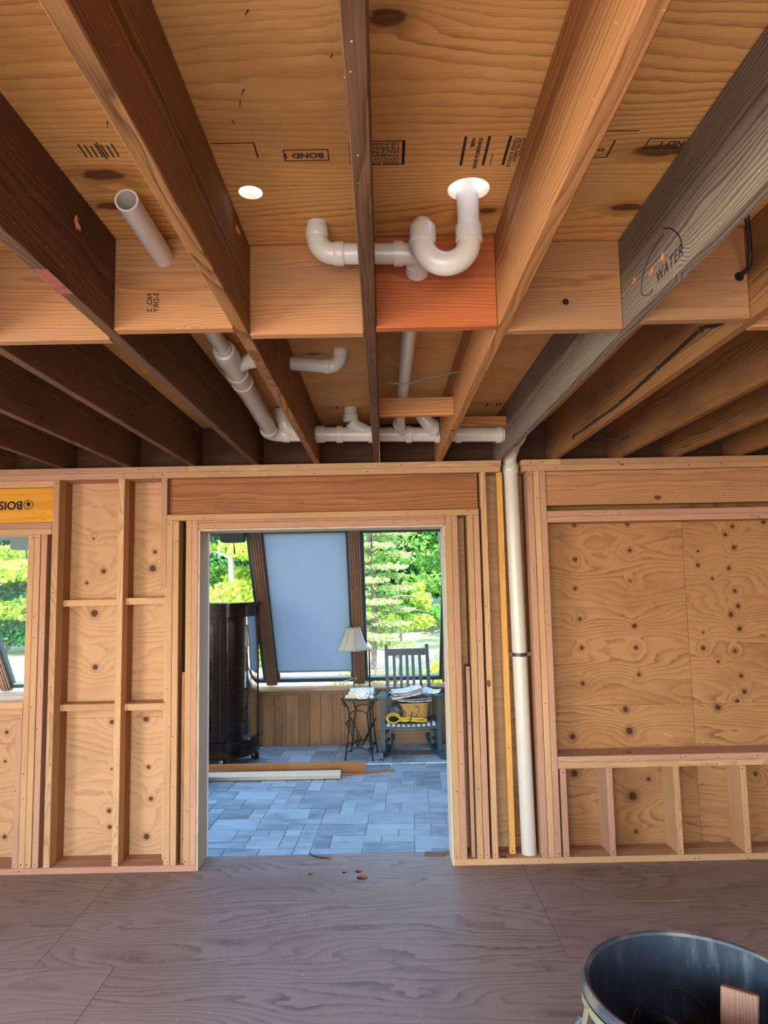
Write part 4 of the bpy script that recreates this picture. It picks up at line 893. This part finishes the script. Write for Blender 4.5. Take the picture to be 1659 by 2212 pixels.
yc = empty('extension_cord', (.2, 6.95, .34), 'coiled yellow extension cord on the front of the rocking chair seat', 'cord')
cp = []
def ring(cx_, cz, rx, rz, t0, t1, n_, y): return [(cx_+rx*math.cos(t), y+.006*math.sin(t*1.3), cz+rz*math.sin(t)) for t in np.linspace(t0, t1, n_)]
cp = ring(.075, .372, .068, .045, 0, 2*PI*1.0+.0, 16, 6.915)+[(.16, 6.92, .372), (.24, 6.925, .358), (.33, 6.93, .352), (.39, 6.93, .356), (.405, 6.93, .342), (.38, 6.925, .330), (.28, 6.915, .338), (.17, 6.91, .356), (.11, 6.905, .392)]
cp += ring(.080, .366, .060, .036, .9, PI*1.85, 10, 6.90)+[(.17, 6.905, .342), (.25, 6.91, .345), (.35, 6.915, .336), (.395, 6.92, .346), (.36, 6.92, .362), (.28, 6.92, .366), (.20, 6.915, .384)]
MB().tube(curve_pts(cp, 3), .0066, 8).build('cord_coil', M_yel, yc, True)
MB().tube([(.235, 6.90, .335), (.25, 6.912, .375), (.262, 6.925, .42)], .005, 6).build('cord_tie', M_black, yc)
bc = MB().tube(curve_pts([(.14, 6.975, .47), (.165, 6.97, .44), (.195, 6.968, .42), (.20, 6.966, .385), (.17, 6.966, .37), (.145, 6.965, .39)], 6)+curve_pts([(.30, 6.965, .485), (.325, 6.96, .45), (.315, 6.962, .40), (.28, 6.965, .36)], 6)[0:0], .003, 6).build('electric_cord', M_black, None, True); setp(bc, 'thin black cord curling over the front of the basket', 'cord')
bc = MB().tube(curve_pts([(.29, 6.966, .49), (.325, 6.960, .46), (.325, 6.960, .41), (.285, 6.962, .355)], 6), .003, 6).build('electric_cord', M_black, None, True); setp(bc, 'thin black cord hanging down the middle of the basket', 'cord')

# ------------------------------------------------------------------ wrought iron side table and what stands on it
M_iron = plain('wrought_iron', '#17140f', .5, .3)
tb = empty('iron_side_table', (-.2, 6.97, 0), 'black wrought iron side table with scroll legs and magazine rack', 'table')
TR = Matrix.Translation((-.243, 6.975, 0)) @ Matrix.Rotation(-.13, 4, 'Z')
def T(p): return TR @ Vector(p)
def it(nm, pts_, r=.006, n=8, smooth=True): return MB().tube([T(p) for p in pts_], r, n).build(nm, M_iron, tb, smooth)
HW, HD, ZT = .165, .175, .572
for (a, b) in (((-HW, -HD), (HW, -HD)), ((HW, -HD), (HW, HD)), ((HW, HD), (-HW, HD)), ((-HW, HD), (-HW, -HD))): MB().bar(T((*a, ZT)), T((*b, ZT)), .018, .014, (0, 0, 1)).build('top_frame', M_iron, tb)
g = MB(); q = [T((-HW+.008, -HD+.008, ZT)), T((HW-.008, -HD+.008, ZT)), T((HW-.008, HD-.008, ZT)), T((-HW+.008, HD-.008, ZT))]
g.v = [v+Vector((0, 0, .004)) for v in q]+[v+Vector((0, 0, -.004)) for v in q]; g.f = [(0, 1, 2, 3), (7, 6, 5, 4)]+[(i, (i+1) % 4, 4+(i+1) % 4, 4+i) for i in range(4)]; g.build('table_top', plain('smoked_table_glass', '#4c565a', .12), tb)
for y in (-HD+.01, HD-.01):
    for s in (-1, 1):
        it('leg', curve_pts([(s*.135, y, .0), (s*.115, y, .15), (s*.092, y, .36), (s*.09, y, .44), (s*.105, y, .50), (s*.135, y, .545), (s*.155, y, .555)], 5), .007)
        it('scroll', [(s*(.135+.026*(1-k/26)*math.cos(k*.36)), y, .525+.026*(1-k/26)*math.sin(k*.36)) for k in range(22)], .005, 6)
        MB().lathe([(.012, 0), (.012, .006), (.007, .012)], tuple(T((s*.135, y, 0))), 10).build('foot_pad', M_iron, tb)
    it('arch_brace', curve_pts([(-.091, y, .43), (-.05, y, .462), (0, y, .47), (.05, y, .462), (.091, y, .43)], 5), .006)
    it('arch_brace', curve_pts([(-.128, y, .065), (-.07, y, .105), (0, y, .12), (.07, y, .105), (.128, y, .065)], 5), .006)
for s in (-1, 1): it('arch_brace', curve_pts([(s*.128, -HD+.01, .07), (s*.128, 0, .13), (s*.128, HD-.01, .07)], 5), .006)
for s in (-1, 1):
    a, b = (s*.13, .345), (s*.02, .125)
    for y in (-.14, .14): it('rack_rail', [(a[0], y, a[1]), (b[0], y, b[1])], .005, 6)
    it('rack_rail', [(a[0], -.14, a[1]), (a[0], .14, a[1])], .006, 6); it('rack_rail', [(b[0], -.14, b[1]), (b[0], .14, b[1])], .006, 6)
    for k in range(5):
        y = -.09+k*.045; it('rack_wire', curve_pts([(a[0], y, a[1]), (lerp(a[0], b[0], .33), y+.02, lerp(a[1], b[1], .33)), (lerp(a[0], b[0], .66), y-.02, lerp(a[1], b[1], .66)), (b[0], y, b[1])], 4), .003, 5)
M_wp = plain('white_plastic', '#dfe6e8', .4)
sd_ = empty('smoke_detector', tuple(T((.03, -.12, ZT+.01))), 'round white smoke detector leaning on the front of the iron table', 'smoke detector')
dR = TR @ Matrix.Translation((.035, -.105, ZT+.048)) @ Matrix.Rotation(.95, 4, 'X')
for nm, prf in (('detector_body', [(.001, -.014), (.066, -.014), (.07, -.006), (.066, .004), (.05, .012), (.001, .014)]), ('detector_ring', [(.028, .012), (.034, .019), (.022, .020), (.020, .013)])):
    m = MB().lathe(prf, (0, 0, 0), 32, closed=(nm != 'detector_body')); m.v = [dR @ v for v in m.v]; m.build(nm, M_wp, sd_, True)
for a in range(8):
    m = MB().box(.040, .052, -.003, .003, .009, .014); m.v = [dR @ (Matrix.Rotation(a*PI/4, 4, 'Z') @ v) for v in m.v]; m.build('vent_slot', M_black, sd_)
pr2 = MB(); rows_ = []
for s in (0, 1):
    for xx in np.linspace(-.11, .13, 6): rows_.append([T((xx, .05+(.062-s*.003)*math.cos(t)*1.1, ZT+.012+(.062-s*.003)*math.sin(t)*1.15)) for t in np.linspace(.0, PI*.98, 12)])
pr2.sheet(rows_[:6]); pr2.sheet(rows_[6:]); o = pr2.build('curved_cover', plain('pale_blue_plastic', '#c9dde2', .35), None, True); setp(o, 'pale curved plastic cover lying on the iron side table', 'cover')
for k, (dx, dy, w_, d_, h_, lab) in enumerate(((-.085, -.06, .11, .09, .022, 'flat beige box at the left front of the iron table'), (-.075, -.045, .075, .065, .03, 'small cream box stacked on the flat beige box'))):
    z0 = ZT+.005+(.023 if k else 0); m = MB().box(dx-w_/2, dx+w_/2, dy-d_/2, dy+d_/2, z0, z0+h_); m.v = [TR @ v for v in m.v]; o = m.build('small_box', plain('cream_card', '#d9d2b8', .7)); setp(o, lab, 'box')
o = MB().lathe([(.001, 0), (.02, .002), (.024, .012), (.015, .024), (.001, .028)], tuple(T((.125, -.11, ZT+.006))), 14).build('white_cap', M_wp, None, True); setp(o, 'small white plastic cap at the right corner of the iron table', 'cap')
pc = MB().tube(curve_pts([T((-.12, .10, ZT+.01)), T((-.10, .185, .55)), T((-.10, .192, .35)), T((-.098, .19, .12)), T((-.10, .21, .01))], 6), .0025, 6).build('power_cord', M_white, None, True); setp(pc, 'thin white power cord hanging behind the iron table', 'cord')
# ------------------------------------------------------------------ lamp and pole
fl = empty('table_lamp', (-.315, 7.06, .58), 'slim lamp with pale bell-shaped panelled shade on the iron table', 'lamp')
M_shade = NT('lamp_shade_cloth'); _d = M_shade.n('BsdfDiffuse', ins={0: rgb('#c6c3b4')}); _t = M_shade.n('BsdfTranslucent', ins={0: rgb('#c9c4b0')}); _m = M_shade.t.nodes.new('ShaderNodeMixShader'); _m.inputs[0].default_value = .3
M_shade.t.links.new(_d, _m.inputs[1]); M_shade.t.links.new(_t, _m.inputs[2]); M_shade.t.links.new(_m.outputs[0], M_shade.out.inputs[0]); M_shade = M_shade.m
pf = [(.174, 1.030), (.148, 1.058), (.120, 1.11), (.097, 1.17), (.081, 1.22), (.075, 1.253)]
m = MB(); nseg = 48
rows_ = []
for (r, z) in pf: rows_.append([(-.315+r*math.cos(2*PI*k/nseg)*(1-.02*(abs(math.sin(4*2*PI*k/nseg)))), 7.06+r*math.sin(2*PI*k/nseg)*(1-.02*abs(math.sin(4*2*PI*k/nseg))), z) for k in range(nseg+1)])
o = m.sheet(rows_).build('lamp_shade', M_shade, fl, True); sol = o.modifiers.new('t', 'SOLIDIFY'); sol.thickness = .002
M_rib = plain('shade_seam', '#8f8d80', .8)
for k in range(8): MB().tube([(-.315+(r+.001)*math.cos(2*PI*k/8+.2), 7.06+(r+.001)*math.sin(2*PI*k/8+.2), z) for r, z in pf], .0018, 5).build('shade_seam', M_rib, o)
for (r, z) in (pf[0], pf[-1]): MB().tube(arc((-.315, 7.06, z), (1, 0, 0), (0, 1, 0), r, 0, 2*PI, 32)[:-1], .0028, 5, close=True).build('shade_trim', M_rib, o)
M_brass = plain('aged_brass', '#4a4336', .35, .8)
MB().tube([(-.315, 7.06, .60), (-.315, 7.06, 1.26)], .0065, 10).build('lamp_pole', M_brass, fl, True); MB().lathe([(.001, 0), (.045, 0), (.045, .006), (.03, .014), (.012, .03), (.001, .034)], (-.315, 7.06, .5775), 28).build('lamp_base', M_brass, fl, True)
MB().lathe([(.004, 1.253), (.009, 1.263), (.005, 1.276), (.001, 1.283)], (-.315, 7.06, 0), 10).build('finial', M_brass, fl, True)
MB().tube(curve_pts([(-.305, 7.05, 1.06), (-.29, 7.03, 1.0), (-.262, 7.02, .98), (-.23, 7.02, 1.01), (-.22, 7.03, 1.045)], 5), .002, 5).build('pull_chain', M_brass, fl)
pl = empty('metal_pole', (-.158, 7.245, 0), 'thin dark metal pole standing right of the lamp shade', 'pole')
MB().tube([(-.158, 7.245, 0), (-.158, 7.245, .985)], .009, 10).build('pole_shaft', M_iron, pl, True); MB().tube([(-.158, 7.245, .985), (-.158, 7.245, 1.02)], .004, 8).build('pole_tip', M_iron, pl, True); MB().lathe([(.001, 0), (.03, 0), (.028, .008), (.01, .02)], (-.158, 7.245, 0), 14).build('pole_foot', M_iron, pl, True)
# ------------------------------------------------------------------ loose things on the sunroom floor
o = board('loose_board', -1.80, -.19, 6.39, 6.428, .001, .092, M_pinebrown, None, .003); setp(o, 'brown pine board standing on edge across the tiled floor', 'board')
o = board('loose_board', -1.78, -.405, 6.19, 6.285, .012, .05, M_paleboard, None, .003, Matrix.Rotation(.18, 4, 'X')); setp(o, 'pale weathered board lying in front of the brown one', 'board')
o = MB().bar((-.46, 6.27, .008), (.07, 6.42, .008), .018, .012, (0, 0, 1)).build('wood_strip', M_pinebrown); setp(o, 'thin wooden strip poking out from under the pale board', 'strip')
bx = empty('cardboard_tray', (-1.70, 6.12, 0), 'white and purple cardboard tray at the left edge of the doorway', 'tray')
M_card = plain('white_card', '#d8d5d4', .7); M_purp = plain('purple_print', '#5b3f86', .6); M_kraft = plain('kraft_card', '#8d6844', .8)
TB = Matrix.Translation((-1.545, 6.02, 0)) @ Matrix.Rotation(.30, 4, 'Z')
def tray(nm, a, mt):
    m = MB().box(*a); m.v = [TB @ v for v in m.v]; return m.build(nm, mt, bx)
tray('tray_side', (-.004, 0, 0, .20, .001, .085), M_card); tray('tray_side', (-.30, -.004, -.004, 0, .001, .085), M_card); tray('tray_side', (-.30, -.004, .20, .204, .001, .085), M_card); tray('tray_side', (-.304, -.30, 0, .20, .001, .085), M_card); tray('tray_base', (-.30, -.004, 0, .20, .001, .005), M_kraft)
tray('printed_patch', (0.0002, .001, .01, .19, .035, .078), M_purp); tray('printed_patch', (-.28, -.01, -.0052, -.0042, .03, .078), M_purp); tray('tray_liner', (-.008, -.0042, 0, .20, .02, .10), M_kraft)
tu = MB().tube([(-2.1, 6.50, .021), (-1.60, 6.48, .021)], .02, 16).build('cardboard_tube', M_white, None, True); setp(tu, 'white tube lying on the tiles by the cabinet foot', 'tube')
M_deb = plain('dark_debris', '#2a2a2a', .8)
db = MB()
for k in range(70):
    x_, y_ = random.uniform(-.6, .6), random.uniform(6.5, 7.4); r = random.uniform(.002, .006); db.box(x_-r, x_+r, y_-r*.7, y_+r*.7, .0, r*.6)
o = db.build('floor_crumbs', M_deb); setp(o, 'dark crumbs and grit scattered on the sunroom tiles', 'debris', kind='stuff')
# ------------------------------------------------------------------ outdoors
def ground_mat():
    g = NT('ground_cover'); P = g.obj(); n = g.noise(P, .35, 4.); n2 = g.noise(P, 9., 5., .7); n3 = g.noise(P, 1.6, 3.)
    c = g.mix(g.smr(n, .42, .58), rgb('#cfc3aa'), rgb('#a3ab6a')); c = g.mix(g.smr(n2, .4, .7, 0., .6), c, rgb('#8a7758')); c = g.mix(g.smr(n3, .55, .65, 0., .7), c, rgb('#e2dccf'))
    c = g.mix(g.smr(g.sep(P)[1], 18.5, 23.), c, g.mix(n2, rgb('#3f5a2c'), rgb('#6d8a48')))
    return g.fin(c, .95)
gx = np.linspace(-45, 40, 60); gy = np.concatenate([np.linspace(-8, 24, 40), np.linspace(25, 70, 30)])
gz = lambda x, y: -.35+max(0, y-20)*.13+max(0, y-26)*.12+max(0, abs(x+3)-14)*.02+.05*math.sin(x*.9)*math.sin(y*.8)*(1 if y > 9 else 0)+.14*max(0, min(y-9, 10))*.35
g_ = MB(); g_.sheet([[(x, y, gz(x, y)) for x in gx] for y in gy]); go = g_.build('ground', ground_mat(), None, True); go['kind'] = 'structure'
def leafmat(nm, a, b, c):
    g = NT(nm); r = g.n('NewGeometry', 8)
    col = g.mix(g.smr(r, .0, .55), rgb(a), rgb(b)); col = g.mix(g.smr(r, .72, 1.), col, rgb(c))
    d = g.n('BsdfDiffuse', ins={0: col}); t = g.n('BsdfTranslucent', ins={0: col}); m = g.t.nodes.new('ShaderNodeMixShader'); m.inputs[0].default_value = .35
    g.t.links.new(d, m.inputs[1]); g.t.links.new(t, m.inputs[2]); g.t.links.new(m.outputs[0], g.out.inputs[0]); return g.m
ML_y = leafmat('maple_leaf_sunlit', '#7aa636', '#afc94f', '#e6dd82'); ML_g = leafmat('leaf_green', '#3f7a32', '#6b9f45', '#a9c670'); ML_d = leafmat('leaf_deep_green', '#2f6238', '#4f8a52', '#8fb678'); ML_s = leafmat('spruce_needles', '#6f8f4e', '#9fb56f', '#d3d6a0'); ML_b = leafmat('brush_dry', '#7a7450', '#a49b70', '#d2c8a4'); ML_o = leafmat('leaf_orange', '#b58a3a', '#cfae52', '#d98f4a')
M_bark = plain('bark_grey', '#6d635a', .9, var=.25, scale=12); M_birch = plain('bark_pale', '#c9c1b8', .8, var=.3, scale=20)
def leaves(name, blobs, n, size, mat, parent, flat=.6, seed=1):
    rg_ = np.random.default_rng(seed); B = np.array(blobs, float); wgt = (B[:, 3]*B[:, 4]*B[:, 5])**.7; wgt /= wgt.sum()
    ids = rg_.choice(len(B), n, p=wgt); d = rg_.normal(size=(n, 3)); d /= np.linalg.norm(d, axis=1)[:, None]; rad = rg_.random(n)**.45
    c = B[ids, :3]+d*B[ids, 3:6]*rad[:, None]
    nrm = rg_.normal(size=(n, 3)); nrm[:, 2] += flat*2; nrm[:, 1] -= .8; nrm /= np.linalg.norm(nrm, axis=1)[:, None]
    t = np.cross(nrm, rg_.normal(size=(n, 3))); t /= np.linalg.norm(t, axis=1)[:, None]; b = np.cross(nrm, t)
    s = size*(.6+.8*rg_.random(n))[:, None]
    V = np.stack([c-t*s*.5, c+b*s*.36-t*s*.05+nrm*s*.08, c+t*s*.55, c-b*s*.36-t*s*.05+nrm*s*.08], 1).reshape(-1, 3)
    me = bpy.data.meshes.new(name); me.vertices.add(4*n); me.vertices.foreach_set('co', V.ravel().astype(np.float32)); me.loops.add(4*n); me.loops.foreach_set('vertex_index', np.arange(4*n, dtype=np.int32))
    me.polygons.add(n); me.polygons.foreach_set('loop_start', np.arange(0, 4*n, 4, dtype=np.int32)); me.update(calc_edges=True); me.materials.append(mat)
    o = bpy.data.objects.new(name, me); link(o, parent); o['kind'] = 'stuff'; return o
def tree(name, lab, x, y, blobs, n, size, mat, bark, tr=.09, h=5., grp=None, seed=1, branches=8):
    z0 = gz(x, y)-.05; t = empty(name, (x, y, z0), lab, 'tree', grp); rg_ = random.Random(seed)
    leaves('foliage', [(x+b[0], y+b[1], b[2], b[3], b[4], b[5]) for b in blobs], n, size, mat, t, seed=seed)
    MB().tube(curve_pts([(x, y, z0), (x+.06, y, z0+h*.35), (x-.04, y, z0+h*.7), (x+.05, y, z0+h)], 4), [tr*(1-.05*k) for k in range(13)], 9).build('trunk', bark, t, True)
    for k in range(branches):
        z = z0+h*rg_.uniform(.15, .9); a = rg_.uniform(0, 2*PI); l = rg_.uniform(.6, 1.4)
        MB().tube(curve_pts([(x, y, z), (x+math.cos(a)*l*.5, y+math.sin(a)*l*.5, z+.18), (x+math.cos(a)*l, y+math.sin(a)*l, z+.12)], 3), [tr*.35, tr*.3, tr*.26, tr*.22, tr*.18, tr*.12, tr*.06], 6).build('branch', bark, t, True)
    return t
def crown(rg_, n, rx, ry, z0, z1, r):
    return [(rg_.uniform(-rx, rx), rg_.uniform(-ry, ry), rg_.uniform(z0, z1), r*rg_.uniform(.6, 1.2), r*rg_.uniform(.6, 1.1), r*rg_.uniform(.25, .5)) for _ in range(n)]
R_ = random.Random(3)
tree('maple_tree', 'sunlit yellow-green maple with pale trunk behind the left doorway window', -3.45, 15.5, crown(R_, 26, 1.7, 1.2, 1.35, 4.6, .62), 20000, .095, ML_y, M_birch, .10, 5, seed=2)
tree('maple_tree', 'bright green maple seen through the small left opening', -9.9, 16.0, crown(R_, 34, 2.4, 1.2, 1.0, 4.2, .65), 20000, .11, ML_y, M_bark, .09, 5, seed=3)
tree('leafy_tree', 'green tree overlapping the shade beside the left window', -5.2, 18., crown(R_, 26, 2., 1.2, .6, 4.6, .7), 12000, .12, ML_g, M_bark, .1, 5, seed=4)
sp = []
for k in range(46):
    z = .6+k*.075; a = k*2.4; rr = .80*(1-.12*(k/46)); sp.append((math.cos(a)*rr*.55, math.sin(a)*rr*.4, z, .40, .3, .06))
tree('spruce_tree', 'feathery pale green spruce in the left half of the right window', -.22, 12.2, sp, 20000, .05, ML_s, M_bark, .06, 4.2, seed=5, branches=16)
tree('oak_tree', 'shaded green tree with grey trunk at the right of the right window', 1.25, 14.6, crown(R_, 30, 1.5, 1.0, .9, 4.6, .6), 18000, .08, ML_g, M_bark, .09, 5, seed=6)
tree('young_maple', 'small yellowish maple low in the middle of the right window', .28, 13.6, crown(R_, 9, .5, .4, .9, 1.7, .33), 4500, .07, ML_y, M_bark, .03, 2, seed=7, branches=4)
tree('maple_tree', 'yellow-green maple hidden mostly behind the roller shade', -1.9, 15.8, crown(R_, 24, 1.5, 1.0, .9, 4.4, .6), 9000, .11, ML_y, M_bark, .08, 5, seed=8)
labs = ['far dark green tree behind the maple of the small left opening', 'far tree left of the doorway view', 'far tree behind the pale-trunked maple', 'far tree right behind the pale-trunked maple', 'far tree behind the roller shade', 'far tree behind the spruce', 'far deep green tree behind the oak', 'far tree beyond the right window edge', 'far tree at the far left of the woods', 'tree beyond the right edge of the right window', 'tree close behind the maple of the small left opening']
for k, (x_, y_) in enumerate(((-11.5, 22), (-8., 24), (-5.6, 22.5), (-3.4, 23.5), (-1.4, 22), (.3, 21.5), (2.1, 21), (4.4, 23), (-14.5, 23), (3.3, 17.5), (-11.2, 19.))):
    tree('forest_tree', labs[k], x_, y_, crown(R_, 34, 1.9, 1.2, .9, 6.4, .95), 12000, .17, ML_d if k % 3 else ML_g, M_bark, .13, 7, 'trees at the edge of the woods', seed=20+k, branches=3)
def shrub(name, lab, x, y, blobs, n, size, mat, seed, grp='shrubs along the lawn'):
    t = empty(name, (x, y, gz(x, y)), lab, 'shrub', grp); leaves('foliage', [(x+b[0], y+b[1], gz(x, y)+b[2], b[3], b[4], b[5]) for b in blobs], n, size, mat, t, seed=seed)
    rg_ = random.Random(seed)
    for k in range(7):
        a = rg_.uniform(0, 2*PI); l = rg_.uniform(.2, .6); MB().tube([(x, y, gz(x, y)-.02), (x+math.cos(a)*l*.5, y+math.sin(a)*l*.4, gz(x, y)+.3), (x+math.cos(a)*l, y+math.sin(a)*l*.7, gz(x, y)+.6)], [.012, .009, .004], 5).build('stem', M_bark, t)
shrub('dry_shrub', 'dry straw-coloured brush left of the chair back', -.35, 11.2, [(0, 0, .3, .55, .3, .3), (.35, 0, .25, .4, .3, .25)], 2600, .07, ML_b, 41)
shrub('green_shrub', 'bright green bush right of the chair back', .95, 11.4, [(0, 0, .3, .35, .3, .35), (.2, 0, .2, .3, .2, .2)], 1800, .07, ML_y, 42)
shrub('green_shrub', 'dark undergrowth below the maple of the small left opening', -9.6, 17.6, [(0, 0, .6, 1.2, .4, .45), (1., 0, .5, .8, .4, .4), (-1.2, 0, .6, .9, .4, .4)], 3200, .11, ML_d, 44)
shrub('green_shrub', 'yellow-green bush right of the pale tree trunk', -2.75, 14.6, [(0, 0, .75, .5, .3, .45), (.3, 0, .5, .4, .3, .4)], 2000, .10, ML_y, 45)
shrub('green_shrub', 'leafy bush left of the pale tree trunk', -4.0, 14.8, [(0, 0, .6, .6, .3, .5)], 1800, .10, ML_g, 46)
# boulders at the foot of the trees
M_rock = plain('pale_rock', '#b9b2aa', .9, var=.2, scale=6)
for k, (x_, y_, s, lab) in enumerate(((1.55, 13.2, .34, 'pale boulder at the right edge of the right window'), (1.2, 13.6, .26, 'smaller pale boulder beside the right boulder'), (-.9, 12.6, .22, 'pale rock under the bottom edge of the roller shade'), (-1.5, 12.4, .2, 'flat rock below the left part of the roller shade'))):
    bm = bmesh.new(); bmesh.ops.create_icosphere(bm, subdivisions=3, radius=1); rr = random.Random(k)
    for v in bm.verts: f = 1+.15*math.sin(v.co.x*4+k)+.12*math.sin(v.co.y*5+2*k)+rr.uniform(-.04, .04); v.co = Vector((x_+v.co.x*s*f, y_+v.co.y*s*.8*f, gz(x_, y_)+s*.35+v.co.z*s*.6*f))
    setp(bm_obj('boulder', bm, M_rock, None), lab, 'rock', 'rocks along the lawn')

dv = MB().sheet([[(x_, y_, gz(x_, y_)+.03) for x_ in np.linspace(.05+(y_-11)*.05, .95+(y_-11)*.06, 8)] for y_ in np.linspace(9.5, 13.6, 12)]).build('driveway', plain('pale_gravel', '#ddd8d0', .95, var=.12, scale=40), None, True); dv['kind'] = 'structure'
